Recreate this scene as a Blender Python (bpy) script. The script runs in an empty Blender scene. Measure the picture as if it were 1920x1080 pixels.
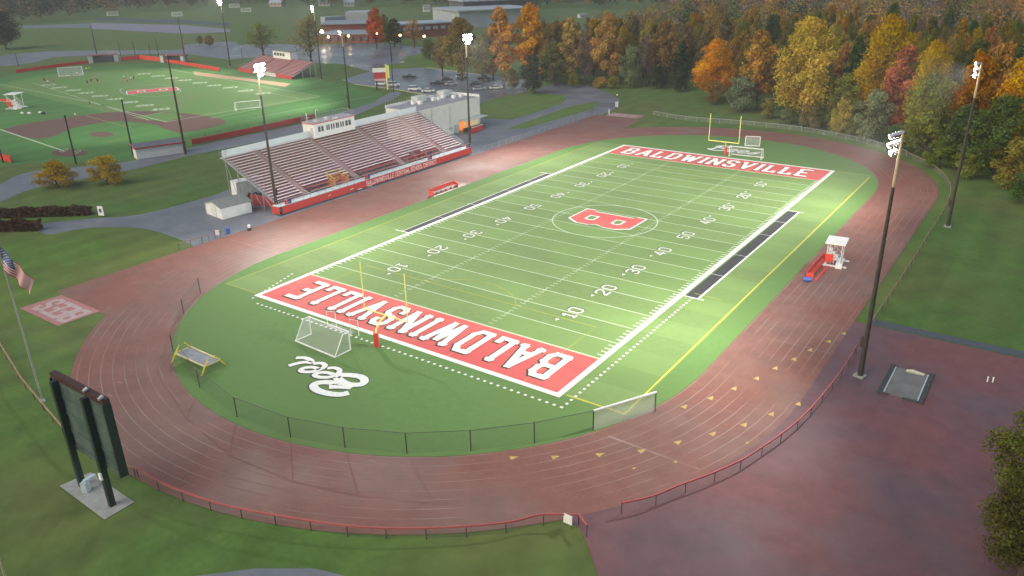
import bpy, math, random
import numpy as np
from mathutils import Vector, Matrix
from mathutils.geometry import tessellate_polygon
random.seed(7)
PI = math.pi
S = bpy.context.scene
COL = S.collection
# ------------------------------------------------------------------ camera
CAM = np.array([62.4188, -116.2064, 42.6258]); CR = (1.171884, -0.0199465, 0.6187091); CF = 1459.38
def _rot(a):
    rx, ry, rz = a
    cz, sz, cx, sx, cy, sy = math.cos(rz), math.sin(rz), math.cos(rx), math.sin(rx), math.cos(ry), math.sin(ry)
    return np.array([[cz,-sz,0],[sz,cz,0],[0,0,1]]) @ np.array([[1,0,0],[0,cx,-sx],[0,sx,cx]]) @ np.array([[cy,-sy,0],[sy,cy,0],[0,0,1]])
RM = _rot(CR)
def G(u, v, z=0.0):
    """survey: ground point seen in the photograph at (u, v)"""
    d = RM @ np.array([(u-960)/CF, (540-v)/CF, -1.0]); t = (z-CAM[2])/d[2]
    p = CAM + t*d
    return (float(p[0]), float(p[1]))
def height_at(b, v):
    """height of a vertical thing standing on ground pixel b whose top is at photo row v"""
    x, y = G(*b); best = None
    for h in np.arange(0.2, 60, .1):
        q = (np.array([x, y, h])-CAM) @ RM
        e = abs(540 - CF*q[1]/-q[2] - v)
        if best is None or e < best[0]: best = (e, h)
    return float(best[1])
cam = bpy.data.objects.new('camera', bpy.data.cameras.new('camera')); COL.objects.link(cam)
M4 = Matrix([list(RM[i])+[0] for i in range(3)]+[[0,0,0,1]])
cam.matrix_world = Matrix.Translation(Vector(CAM)) @ M4
cam.data.sensor_width = 36; cam.data.lens = 36*CF/1920; cam.data.clip_end = 6000; cam.data.clip_start = .5
S.camera = cam
# ------------------------------------------------------------------ materials
MATS = {}
def _n(nt, t, **kw):
    n = nt.nodes.new(t)
    for k, v in kw.items():
        if k in n.inputs: n.inputs[k].default_value = v
        else: setattr(n, k, v)
    return n
def c4(c): return (c[0], c[1], c[2], 1)
def mat(name, c1, c2=None, scale=1.0, rough=.7, detail=5, bump=0, metal=0, c3=None, s3=.05, spec=.4, r2=None, obj=False, lo=.35, hi=.65, emit=None, mid=None):
    """procedural surface: two colours mixed by fine noise, a third by broad noise"""
    if name in MATS: return MATS[name]
    m = bpy.data.materials.new(name); m.use_nodes = True; nt = m.node_tree; L = nt.links.new
    b = nt.nodes['Principled BSDF']; b.inputs['Roughness'].default_value = rough; b.inputs['Metallic'].default_value = metal
    b.inputs['Specular IOR Level'].default_value = spec
    if obj: co = _n(nt, 'ShaderNodeTexCoord').outputs['Object']
    else: co = _n(nt, 'ShaderNodeNewGeometry').outputs['Position']
    c2 = c2 or tuple(x*.82 for x in c1)
    nz = _n(nt, 'ShaderNodeTexNoise', Scale=scale, Detail=detail, Roughness=.6); L(co, nz.inputs['Vector'])
    rp = _n(nt, 'ShaderNodeMapRange'); rp.inputs[1].default_value = lo; rp.inputs[2].default_value = hi; L(nz.outputs['Fac'], rp.inputs[0])
    mx = _n(nt, 'ShaderNodeMix', data_type='RGBA'); mx.inputs[6].default_value = c4(c1); mx.inputs[7].default_value = c4(c2)
    L(rp.outputs[0], mx.inputs[0]); out = mx.outputs[2]
    if c3:
        n3 = _n(nt, 'ShaderNodeTexNoise', Scale=s3, Detail=4, Roughness=.55); L(co, n3.inputs['Vector'])
        r3 = _n(nt, 'ShaderNodeMapRange'); r3.inputs[1].default_value = .42; r3.inputs[2].default_value = .62; L(n3.outputs['Fac'], r3.inputs[0])
        m3 = _n(nt, 'ShaderNodeMix', data_type='RGBA'); m3.inputs[7].default_value = c4(c3); L(r3.outputs[0], m3.inputs[0]); L(out, m3.inputs[6]); out = m3.outputs[2]
        if r2 is not None:
            rr = _n(nt, 'ShaderNodeMapRange'); rr.inputs[3].default_value = rough; rr.inputs[4].default_value = r2; L(r3.outputs[0], rr.inputs[0]); L(rr.outputs[0], b.inputs['Roughness'])
    if mid:
        n4 = _n(nt, 'ShaderNodeTexNoise', Scale=mid[0], Detail=5, Roughness=.65); L(co, n4.inputs['Vector'])
        r4 = _n(nt, 'ShaderNodeMapRange'); r4.inputs[1].default_value = .3; r4.inputs[2].default_value = .7; r4.inputs[3].default_value = mid[1]; r4.inputs[4].default_value = mid[2]; L(n4.outputs['Fac'], r4.inputs[0])
        hv = _n(nt, 'ShaderNodeHueSaturation'); L(out, hv.inputs['Color']); L(r4.outputs[0], hv.inputs['Value']); out = hv.outputs[0]
    L(out, b.inputs['Base Color'])
    if bump:
        bp = _n(nt, 'ShaderNodeBump', Strength=bump, Distance=.05); L(nz.outputs['Fac'], bp.inputs['Height']); L(bp.outputs[0], b.inputs['Normal'])
    if emit: b.inputs['Emission Color'].default_value = c4(emit[0]); b.inputs['Emission Strength'].default_value = emit[1]
    MATS[name] = m
    return m
def net_mat(name, col, cell, wire, rough=.6):
    """wire netting: real diamond openings from the mesh's own UVs (metres)"""
    m = bpy.data.materials.new(name); m.use_nodes = True; nt = m.node_tree; L = nt.links.new
    b = nt.nodes['Principled BSDF']; b.inputs['Base Color'].default_value = c4(col); b.inputs['Roughness'].default_value = rough
    uv = _n(nt, 'ShaderNodeUVMap'); sp = _n(nt, 'ShaderNodeSeparateXYZ'); L(uv.outputs[0], sp.inputs[0])
    def math_(op, a, c):
        n = _n(nt, 'ShaderNodeMath', operation=op)
        for i, x in enumerate((a, c)):
            if isinstance(x, (int, float)): n.inputs[i].default_value = x
            elif x is not None: L(x, n.inputs[i])
        return n.outputs[0]
    ds = []
    for s in (1, -1):
        k = math_('ADD', sp.outputs[0], math_('MULTIPLY', sp.outputs[1], s))
        fr = math_('FRACT', math_('MULTIPLY', k, 1/cell), None)
        ds.append(math_('LESS_THAN', fr, wire/cell))
    a = math_('MAXIMUM', ds[0], ds[1])
    tr = _n(nt, 'ShaderNodeBsdfTransparent'); mx = _n(nt, 'ShaderNodeMixShader')
    L(a, mx.inputs[0]); L(tr.outputs[0], mx.inputs[1]); L(b.outputs[0], mx.inputs[2])
    L(mx.outputs[0], nt.nodes['Material Output'].inputs['Surface'])
    return m
# ------------------------------------------------------------------ mesh builder
class MB:
    def __init__(s): s.v = []; s.f = []; s.mi = []; s.uv = []; s.cur = 0; s.smooth = False
    def face(s, pts, uv=None):
        i = len(s.v); s.v += [tuple(p) for p in pts]; s.f.append(tuple(range(i, i+len(pts)))); s.mi.append(s.cur)
        s.uv.append(uv or [(0, 0)]*len(pts))
    def idx(s, base, faces):
        for f in faces: s.f.append(tuple(base+k for k in f)); s.mi.append(s.cur); s.uv.append([(0, 0)]*len(f))
    def hexa(s, p):     # 8 corners: bottom 0-3 ccw, top 4-7
        i = len(s.v); s.v += [tuple(q) for q in p]
        s.idx(i, [(3,2,1,0),(4,5,6,7),(0,1,5,4),(1,2,6,5),(2,3,7,6),(3,0,4,7)])
    def box(s, c, d, rz=0, top=1.0):
        x, y, z = d[0]/2, d[1]/2, d[2]/2; ca, sa = math.cos(rz), math.sin(rz); P = []
        for k, zz in ((1, -z), (top, z)):
            for a, b in ((-x,-y),(x,-y),(x,y),(-x,y)):
                a *= k; b *= k; P.append((c[0]+a*ca-b*sa, c[1]+a*sa+b*ca, c[2]+zz))
        s.hexa(P)
    def beam(s, p, q, w, h, up=(0,0,1)):
        p, q = Vector(p), Vector(q); d = (q-p).normalized(); r = d.cross(Vector(up))
        if r.length < 1e-4: r = d.cross(Vector((1,0,0)))
        r.normalize(); u = r.cross(d); r *= w/2; u *= h/2
        s.hexa([p-r-u, p+r-u, q+r-u, q-r-u, p-r+u, p+r+u, q+r+u, q-r+u])
    def tube(s, pts, r, n=6, r1=None, cap=True):
        pts = [Vector(p) for p in pts]; N = len(pts); base = len(s.v)
        for k, p in enumerate(pts):
            d = (pts[min(k+1,N-1)]-pts[max(k-1,0)]).normalized(); a = d.orthogonal().normalized() if k == 0 else a
            a = (a - d*a.dot(d)).normalized(); b = d.cross(a)
            rr = r if r1 is None else r+(r1-r)*k/max(N-1,1)
            if isinstance(r, (list, tuple)): rr = r[k]
            for j in range(n):
                t = 2*PI*j/n; s.v.append(tuple(p+a*rr*math.cos(t)+b*rr*math.sin(t)))
        for k in range(N-1):
            s.idx(base, [(k*n+j, k*n+(j+1)%n, (k+1)*n+(j+1)%n, (k+1)*n+j) for j in range(n)])
        if cap: s.idx(base, [tuple(range(n-1,-1,-1)), tuple((N-1)*n+j for j in range(n))])
    def prism(s, poly, z0, z1):
        n = len(poly); b = len(s.v); s.v += [(x,y,z0) for x,y in poly]+[(x,y,z1) for x,y in poly]
        s.idx(b, [tuple(range(n-1,-1,-1)), tuple(range(n,2*n))]+[(j,(j+1)%n,n+(j+1)%n,n+j) for j in range(n)])
    def sheet(s, poly, z):
        t = tessellate_polygon([[Vector((x,y,0)) for x,y in poly]]); b = len(s.v); s.v += [(x,y,z) for x,y in poly]
        A = sum(poly[i][0]*poly[(i+1)%len(poly)][1]-poly[(i+1)%len(poly)][0]*poly[i][1] for i in range(len(poly)))
        for q in t:
            p = [poly[k] for k in q]; ar = (p[1][0]-p[0][0])*(p[2][1]-p[0][1])-(p[2][0]-p[0][0])*(p[1][1]-p[0][1])
            s.idx(b, [q if ar > 0 else q[::-1]])
    def ball(s, c, r, n=8, m=5, sc=(1,1,1)):
        b = len(s.v)
        for i in range(m+1):
            t = PI*i/m
            for j in range(n):
                a = 2*PI*j/n; s.v.append((c[0]+r*sc[0]*math.sin(t)*math.cos(a), c[1]+r*sc[1]*math.sin(t)*math.sin(a), c[2]+r*sc[2]*math.cos(t)))
        for i in range(m): s.idx(b, [(i*n+j, (i+1)*n+j, (i+1)*n+(j+1)%n, i*n+(j+1)%n) for j in range(n)])
    def strip(s, pts, w, z, closed=False):   # flat painted line
        P = [Vector((p[0], p[1])) for p in pts]; N = len(P); rng = range(N if closed else N-1); nr = []
        for k in range(N):
            a = P[(k-1) % N] if (closed or k > 0) else P[k]; b = P[(k+1) % N] if (closed or k < N-1) else P[k]
            d = (b-a).normalized(); nr.append(Vector((-d.y, d.x)))
        b = len(s.v)
        for k in range(N): s.v += [(*(P[k]+nr[k]*w/2), z), (*(P[k]-nr[k]*w/2), z)]
        s.idx(b, [(2*k+1, 2*((k+1) % N)+1, 2*((k+1) % N), 2*k) for k in rng])
    def build(s, name, mats, parent=None, loc=None, smooth=None):
        me = bpy.data.meshes.new(name); me.from_pydata(s.v, [], s.f)
        for m in (mats if isinstance(mats, (list, tuple)) else [mats]): me.materials.append(m)
        me.polygons.foreach_set('material_index', s.mi)
        if any(any(a != (0, 0) for a in u) for u in s.uv):
            ul = me.uv_layers.new(name='UVMap'); ul.data.foreach_set('uv', [x for u in s.uv for a in u for x in a])
        if s.smooth if smooth is None else smooth: me.polygons.foreach_set('use_smooth', [True]*len(me.polygons))
        me.update()
        o = bpy.data.objects.new(name, me); COL.objects.link(o)
        if parent: o.parent = parent
        if loc: o.location = loc
        return o
def tag(o, label, cat, group=None):
    o['label'] = label; o['category'] = cat
    if group: o['group'] = group
    return o
def struct(o, kind='structure'): o['kind'] = kind; return o
def thing(name, label, cat, loc=(0,0,0), rz=0, group=None):
    o = bpy.data.objects.new(name, None); COL.objects.link(o); o.location = (loc[0], loc[1], loc[2] if len(loc) > 2 else 0); o.rotation_euler = (0,0,rz); o.empty_display_size = .3
    return tag(o, label, cat, group)
def dup(root, label, loc, rz=None, group=None, scale=None):
    r = root.copy(); COL.objects.link(r); r.location = (loc[0], loc[1], loc[2] if len(loc) > 2 else 0); r['label'] = label
    if rz is not None: r.rotation_euler = (0,0,rz)
    if group: r['group'] = group
    if scale: r.scale = (scale,)*3 if isinstance(scale, (int, float)) else scale
    for ch in root.children:
        c = ch.copy(); COL.objects.link(c); c.parent = r
        for g in ch.children:
            d = g.copy(); COL.objects.link(d); d.parent = c
    return r
def catmull(P, n=6, closed=False):
    P = [np.array(p, float) for p in P]; out = []; N = len(P)
    for i in range(N if closed else N-1):
        p0, p1, p2, p3 = (P[(i-1) % N] if closed or i > 0 else P[i]), P[i], P[(i+1) % N], (P[(i+2) % N] if closed or i+2 < N else P[(i+1) % N])
        for k in range(n):
            t = k/n; out.append(tuple(.5*((2*p1)+(-p0+p2)*t+(2*p0-5*p1+4*p2-p3)*t*t+(-p0+3*p1-3*p2+p3)*t**3)))
    if not closed: out.append(tuple(P[-1]))
    return out
# ------------------------------------------------------------------ lettering (own block strokes)
GL = {'A':(.85,[[(0,0),(.42,1),(.85,0)],[(.17,.33),(.68,.33)]]),'B':(.8,[[(0,0),(0,1),(.55,1),(.72,.87),(.72,.65),(.56,.53),(0,.53)],[(.56,.53),(.78,.4),(.78,.14),(.6,0),(0,0)]]),
'C':(.75,[[(.75,.72),(.75,.85),(.6,1),(.17,1),(0,.85),(0,.15),(.17,0),(.6,0),(.75,.15),(.75,.28)]]),'D':(.78,[[(0,0),(0,1),(.55,1),(.76,.8),(.76,.2),(.55,0),(0,0)]]),
'E':(.7,[[(.7,1),(0,1),(0,0),(.7,0)],[(0,.5),(.5,.5)]]),'H':(.75,[[(0,0),(0,1)],[(.75,0),(.75,1)],[(0,.5),(.75,.5)]]),'I':(.12,[[(.06,0),(.06,1)]]),
'L':(.66,[[(0,1),(0,0),(.66,0),(.66,.2)]]),'N':(.75,[[(0,0),(0,1),(.75,0),(.75,1)]]),'O':(.75,[[(.17,0),(.58,0),(.75,.17),(.75,.83),(.58,1),(.17,1),(0,.83),(0,.17),(.17,0)]]),
'R':(.78,[[(0,0),(0,1),(.55,1),(.73,.86),(.73,.64),(.55,.5),(0,.5)],[(.45,.5),(.78,0)]]),'S':(.72,[[(.7,.76),(.7,.87),(.56,1),(.15,1),(0,.87),(0,.66),(.14,.54),(.58,.46),(.72,.34),(.72,.13),(.57,0),(.15,0),(0,.13),(0,.25)]]),
'T':(.75,[[(.375,0),(.375,1)],[(0,1),(.75,1)]]),'U':(.75,[[(0,1),(0,.17),(.17,0),(.58,0),(.75,.17),(.75,1)]]),'V':(.8,[[(0,1),(.4,0),(.8,1)]]),'W':(1.1,[[(0,1),(.27,0),(.55,.85),(.83,0),(1.1,1)]]),
'0':(.7,[[(.17,0),(.53,0),(.7,.17),(.7,.83),(.53,1),(.17,1),(0,.83),(0,.17),(.17,0)]]),'1':(.35,[[(.0,.78),(.2,1),(.2,0)],[(.0,0),(.4,0)]]),'2':(.7,[[(0,.78),(.0,.87),(.15,1),(.55,1),(.7,.86),(.7,.62),(0,.12),(0,0),(.7,0)]]),
'3':(.7,[[(0,.85),(.15,1),(.55,1),(.7,.85),(.7,.63),(.55,.52),(.3,.52)],[(.55,.52),(.7,.4),(.7,.15),(.55,0),(.15,0),(0,.15)]]),'4':(.75,[[(.5,0),(.5,1),(0,.3),(.75,.3)]]),'5':(.7,[[(.7,1),(0,1),(0,.55),(.5,.58),(.7,.42),(.7,.15),(.53,0),(.15,0),(0,.14)]])}
SERIF = {'A':[(0,0),(.85,0)],'B':[(.03,0),(.03,1)],'D':[(.03,0),(.03,1)],'E':[(.0,0),(.0,1)],'I':[(.06,0),(.06,1)],'L':[(0,1),(.0,0)],'N':[(0,0),(0,1),(.75,1)],'V':[(0,1),(.8,1)],'W':[(0,1),(1.1,1)],'1':[]}
def stroke_text(mb, txt, o, u, v, h, width=None, t=.2, gap=.3, serif=False, grow=0, lift=None, space=.5):
    """block lettering on a plane: o = lower left, u reading direction, v up; every stroke lies a hair above the one before"""
    o, u, v = Vector(o), Vector(u).normalized(), Vector(v).normalized(); n = u.cross(v) if lift is None else Vector(lift)
    tot = sum((GL[c][0] if c != ' ' else space)+gap for c in txt)-gap; kx = (width/tot) if width else h; x = 0; k = 0
    for c in txt:
        if c == ' ': x += space+gap; continue
        w, st = GL[c]; segs = [(a, b) for pl in st for a, b in zip(pl, pl[1:])]
        if serif: segs += [((px-.16, py+(.5*t*.6 if py == 0 else -.5*t*.6)), (px+.16, py+(.5*t*.6 if py == 0 else -.5*t*.6))) for px, py in SERIF.get(c, [])]
        for q, (a, b) in enumerate(segs):
            A = u*((x+a[0])*kx)+v*(a[1]*h); B = u*((x+b[0])*kx)+v*(b[1]*h); d = (B-A).normalized(); th = t*h*(.62 if serif and q >= len(segs)-len(SERIF.get(c, [])) and serif else 1)
            r = n.cross(d).normalized()*(th/2+grow); e = d*(th*.36+grow); k += 1; z = n*(.0006*k)
            mb.face([o+A-e-r+z, o+B+e-r+z, o+B+e+r+z, o+A-e+r+z])
        x += w+gap
    return tot*kx
# ------------------------------------------------------------------ foliage
def leaf_mat(name, trans=.3):
    m = bpy.data.materials.new(name); m.use_nodes = True; nt = m.node_tree; L = nt.links.new; nt.nodes.remove(nt.nodes['Principled BSDF'])
    oi = _n(nt, 'ShaderNodeObjectInfo'); at = _n(nt, 'ShaderNodeAttribute', attribute_name='tint'); tc = _n(nt, 'ShaderNodeTexCoord')
    nz = _n(nt, 'ShaderNodeTexNoise', Scale=.22, Detail=3); L(tc.outputs['Object'], nz.inputs['Vector'])
    hs = _n(nt, 'ShaderNodeHueSaturation'); L(oi.outputs['Color'], hs.inputs['Color'])
    v = _n(nt, 'ShaderNodeMapRange'); v.inputs[3].default_value = .55; v.inputs[4].default_value = 1.45; L(at.outputs['Fac'], v.inputs[0]); L(v.outputs[0], hs.inputs['Value'])
    h = _n(nt, 'ShaderNodeMapRange'); h.inputs[1].default_value = .3; h.inputs[2].default_value = .7; h.inputs[3].default_value = .488; h.inputs[4].default_value = .535; L(nz.outputs['Fac'], h.inputs[0]); L(h.outputs[0], hs.inputs['Hue'])
    s = _n(nt, 'ShaderNodeMapRange'); s.inputs[3].default_value = .85; s.inputs[4].default_value = 1.1; L(oi.outputs['Random'], s.inputs[0]); L(s.outputs[0], hs.inputs['Saturation'])
    d = _n(nt, 'ShaderNodeBsdfDiffuse'); t = _n(nt, 'ShaderNodeBsdfTranslucent'); mx = _n(nt, 'ShaderNodeMixShader'); mx.inputs[0].default_value = trans
    L(hs.outputs[0], d.inputs[0]); L(hs.outputs[0], t.inputs[0]); L(d.outputs[0], mx.inputs[1]); L(t.outputs[0], mx.inputs[2]); L(mx.outputs[0], nt.nodes['Material Output'].inputs[0])
    return m
m_leaf = leaf_mat('autumn foliage'); m_bark = mat('tree bark', (.085,.065,.05), (.05,.04,.032), 3, .9, obj=True)
def leaf_data(c, size, rs, out=None):
    n = len(c); a = rs.normal(size=(n,3)); 
    if out is not None: a = a*.75+out*.9
    a /= np.linalg.norm(a, axis=1)[:,None]+1e-9; b = np.cross(a, rs.normal(size=(n,3))); b /= np.linalg.norm(b, axis=1)[:,None]+1e-9; d = np.cross(a, b)
    s = size*(.55+.9*rs.rand(n))[:,None]; e = s*(.6+.5*rs.rand(n))[:,None]
    v = np.stack([c-b*s, c-d*e*.6+b*s*.1, c+b*s, c+d*e*.6-b*s*.1], 1).reshape(-1,3)
    return v
def raw_leaf_mesh(name, v, tint):
    n = len(v)//4; me = bpy.data.meshes.new(name); me.vertices.add(4*n); me.loops.add(4*n); me.polygons.add(n)
    me.vertices.foreach_set('co', v.astype(np.float32).ravel()); me.loops.foreach_set('vertex_index', np.arange(4*n, dtype=np.int32))
    me.polygons.foreach_set('loop_start', np.arange(0, 4*n, 4, dtype=np.int32)); me.polygons.foreach_set('loop_total', np.full(n, 4, np.int32))
    at = me.attributes.new('tint', 'FLOAT', 'FACE'); at.data.foreach_set('value', tint.astype(np.float32)); me.update(calc_edges=True)
    return me
def leaf_mesh(name, c, size, rs, m, parent, color=None):
    me = raw_leaf_mesh(name, leaf_data(c, size, rs), rs.rand(len(c))); me.materials.append(m); o = bpy.data.objects.new(name, me); COL.objects.link(o); o.parent = parent
    if color: o.color = (*color, 1)
    return o
def tree_proto(kind, seed):
    """crown and trunk meshes for a tree 20 m tall"""
    rs = np.random.RandomState(seed); lobes = []; tr = MB()
    bend = rs.normal(size=2)*.5
    def ax(z): return np.array([bend[0]*(z/20)**1.5, bend[1]*(z/20)**1.5, z])
    if kind == 'cone':
        for k in range(15):
            z = 1.5+17*k/14; R = 4.3*(1-(z/20.5))**.8+.3
            for j in range(3 if k < 12 else 1):
                a = rs.rand()*2*PI; lobes.append((ax(z)+np.array([math.cos(a)*R*.5, math.sin(a)*R*.5, -.3]), np.array([R*.62, R*.62, 1.1])))
    else:
        P = {'round':(3.2,20,5.6,26), 'tall':(2.2,20,4.0,24), 'broad':(2.6,20,8.0,30), 'sparse':(4.0,19.5,5.6,19), 'bush':(1.2,20,8.0,16), 'big':(3.0,20,5.6,38)}[kind]
        z0, z1, R, n = P
        for k in range(n):
            q = ((k+.5)/n); z = z0+(z1-z0)*(.08+.84*q); prof = math.sin(PI*min(max((q*.86+.13), 0), 1))**.65; a = k*2.4+rs.rand()*1.2; rr = R*prof*(.45+.4*rs.rand())
            sz = R*(.26+.17*rs.rand())*(1.15-.4*q); lobes.append((ax(z)+np.array([math.cos(a)*rr, math.sin(a)*rr, 0]), np.array([sz, sz, sz*(.75+.3*rs.rand())])))
        for k in range(4): lobes.append((ax(z0+(z1-z0)*(.35+.15*k)), np.array([R*.4, R*.4, R*.35])))
    NL = {'sparse':2200, 'cone':4200, 'bush':5200, 'big':17000}.get(kind, 7000); size = {'sparse':.27, 'cone':.36, 'bush':.40, 'big':.225}.get(kind, .36)
    C, T, O = [], [], []
    w = np.array([l[1][0]**2 for l in lobes]); w /= w.sum()
    for (c, r), q in zip(lobes, w):
        n = int(NL*q)+6; d = rs.normal(size=(n,3)); d /= np.linalg.norm(d, axis=1)[:,None]; d[:,2] = np.where(rs.rand(n) < .35, np.abs(d[:,2]), d[:,2])
        u = rs.rand(n)[:,None]**(1/2.6); jit = 1+.25*rs.normal(size=(n,1))*(rs.rand(n,1) < .3); C.append(c+d*r*u*jit); O.append(d); T.append(np.clip(rs.rand()*.6+.4*rs.rand(n), 0, 1))
    C, O, T = np.concatenate(C), np.concatenate(O), np.concatenate(T)
    crown = raw_leaf_mesh('crown', leaf_data(C, size, rs, O), T); crown.materials.append(m_leaf)
    zt = 15 if kind != 'cone' else 19
    tr.tube([ax(z) for z in (0,.6,3,7,11,zt)], [.52,.36,.30,.23,.15,.05], 7)
    for c, r in lobes[::1 if kind in ('sparse','broad','round') else 2]:
        if kind == 'cone': break
        zb = max(2.0, c[2]-(2.5+2.5*rs.rand())); p = ax(zb); mid = (p+c)/2+np.array([0,0,-.3]); tr.tube([p, mid, c], [.15,.10,.035], 5)
        if kind == 'sparse':
            for q in range(4): e = c+rs.normal(size=3)*r*.8; tr.tube([mid if q % 2 else c, e], [.06,.02], 4)
    o = tr.build('trunk', m_bark, smooth=True); me = o.data; bpy.data.objects.remove(o)
    return crown, me
TK = {'round':3, 'tall':3, 'broad':2, 'sparse':3, 'cone':2, 'bush':2, 'big':2}
PROTO = {}
for q, (k, n) in enumerate(TK.items()): PROTO[k] = [tree_proto(k, 100+q*10+i) for i in range(n)]
RAD = {'round':7.2, 'tall':5.2, 'broad':10.0, 'sparse':7.0, 'cone':4.0, 'bush':10.0, 'big':7.2}
NT = [0]
def tree(kind, x, y, H, radius, color, label, group=None, name='tree', z=-.05):
    rs = random.Random(NT[0]*13+5); NT[0] += 1
    cm, tm = PROTO[kind][NT[0] % len(PROTO[kind])]
    t = thing(name, label, 'tree' if name != 'shrub' else 'shrub', (x, y, z), rs.random()*2*PI, group); k = radius/RAD[kind]; t.scale = (k*rs.uniform(.93,1.07), k*rs.uniform(.93,1.07), H/20.5)
    c = bpy.data.objects.new('crown', cm); COL.objects.link(c); c.parent = t; c.color = (*[max(0.005, v*rs.uniform(.88,1.12)) for v in color], 1)
    b = bpy.data.objects.new('trunk', tm); COL.objects.link(b); b.parent = t
    return t
CL = dict(golden=(.42,.275,.008), yellow=(.35,.235,.014), orange=(.46,.205,.02), amber=(.33,.19,.028), olive=(.185,.165,.028), green=(.075,.105,.026), sage=(.15,.18,.085), red=(.36,.085,.035), brown=(.20,.135,.05), grey=(.15,.12,.10), dark=(.03,.05,.024), rust=(.33,.145,.03), moss=(.12,.13,.03))
# ================================================================== THE SETTING
m_grass = mat('meadow grass', (.056,.122,.017), (.074,.140,.026), 1.3, .95, 8, .25, c3=(.088,.120,.028), s3=.035, mid=(.22,.78,1.2))
m_lawn2 = mat('lawn grass', (.068,.145,.015), (.088,.162,.024), 1.5, .95, 8, .25, c3=(.09,.125,.024), s3=.05, mid=(.25,.8,1.18))
m_forest = mat('forest floor', (.045,.035,.016), (.03,.032,.014), .8, .95, 6, .4, c3=(.09,.05,.015), s3=.15)
m_asph = mat('wet asphalt', (.11,.125,.15), (.15,.165,.19), 3, .45, 6, .05, c3=(.085,.10,.125), s3=.06, r2=.22)
m_path = mat('asphalt path', (.14,.155,.18), (.18,.19,.21), 4, .6, 6, .05, c3=(.12,.135,.16), s3=.12, r2=.4, mid=(.3,.82,1.12))
m_track = mat('track rubber', (.205,.083,.061), (.165,.074,.059), 2.5, .75, 8, .05, c3=(.175,.096,.078), s3=.07, r2=.5, mid=(.35,.86,1.14))
m_apron = mat('apron rubber', (.175,.066,.066), (.150,.064,.066), 1.6, .7, 8, .05, c3=(.115,.068,.076), s3=.055, r2=.45, mid=(.5,.85,1.15))
m_white = mat('field paint white', (.74,.76,.72), (.62,.66,.60), 3, .8)
m_faint = mat('worn white paint', (.30,.22,.20), (.20,.095,.08), .09, .8, lo=.42, hi=.6)
m_faintg = mat('thin white paint on turf', (.44,.52,.36), (.36,.46,.29), .8, .85)
m_black = mat('field paint black', (.028,.03,.032), (.05,.053,.052), 2, .8)
m_shadow = mat('field outline black', (.035,.045,.03), None, 2, .8)
m_yel = mat('field paint yellow', (.52,.46,.05), (.40,.40,.06), 1, .8)
m_yelfaint = mat('thin yellow paint', (.33,.34,.05), (.24,.29,.05), .6, .85)
m_rust = mat('rusty paint', (.62,.19,.10), (.5,.2,.12), 1, .85)
m_red = mat('end zone turf red', (.55,.085,.082), (.48,.09,.088), 1.6, .85, 6, .1, c3=(.52,.115,.10), s3=.12)
m_tri = mat('exchange mark yellow', (.50,.35,.11), (.36,.25,.10), 2, .8)
m_dirt = mat('infield clay', (.13,.072,.055), (.10,.06,.05), 1.5, .9, 6, .1)
m_tan = mat('warning strip', (.42,.24,.15), (.36,.27,.15), 1, .9)
def turf_mat(name, a, b, stripes):
    m = mat(name, a, b, 1.1, .92, 8, .3, c3=tuple(x*1.2 for x in a), s3=.055); nt = m.node_tree; L = nt.links.new
    bs = nt.nodes['Principled BSDF']; src = bs.inputs['Base Color'].links[0].from_socket
    g = _n(nt, 'ShaderNodeNewGeometry'); sp = _n(nt, 'ShaderNodeSeparateXYZ'); L(g.outputs['Position'], sp.inputs[0])
    ad = _n(nt, 'ShaderNodeMath', operation='ADD'); ad.inputs[1].default_value = 54.864+91.44; L(sp.outputs[1 if stripes == 1 else 0], ad.inputs[0])
    dv = _n(nt, 'ShaderNodeMath', operation='MULTIPLY'); dv.inputs[1].default_value = 1/9.144; L(ad.outputs[0], dv.inputs[0])
    fr = _n(nt, 'ShaderNodeMath', operation='FRACT'); L(dv.outputs[0], fr.inputs[0])
    gt = _n(nt, 'ShaderNodeMath', operation='GREATER_THAN'); gt.inputs[1].default_value = .5; L(fr.outputs[0], gt.inputs[0])
    n2 = _n(nt, 'ShaderNodeTexNoise', Scale=.08, Detail=4); L(g.outputs['Position'], n2.inputs['Vector'])
    ml = _n(nt, 'ShaderNodeMath', operation='MULTIPLY'); L(gt.outputs[0], ml.inputs[0]); L(n2.outputs['Fac'], ml.inputs[1])
    mr = _n(nt, 'ShaderNodeMapRange'); mr.inputs[2].default_value = .75; mr.inputs[3].default_value = 1.0; mr.inputs[4].default_value = .86; L(ml.outputs[0], mr.inputs[0])
    hs = _n(nt, 'ShaderNodeHueSaturation'); L(mr.outputs[0], hs.inputs['Value']); L(src, hs.inputs['Color']); L(hs.outputs[0], bs.inputs['Base Color'])
    return m
m_turf = turf_mat('field turf', (.125,.205,.062), (.150,.225,.078), 1)
m_dzone = mat('dee turf', (.088,.185,.045), (.105,.20,.056), 1.1, .92, 8, .3, c3=(.10,.18,.048), s3=.05)
m_pturf = turf_mat('practice turf', (.052,.155,.032), (.066,.165,.042), 0)
m_pturf2 = mat('practice turf centre', (.10,.19,.050), (.12,.21,.06), 1, .92, 6, .2, c3=(.09,.20,.045), s3=.05)

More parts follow.
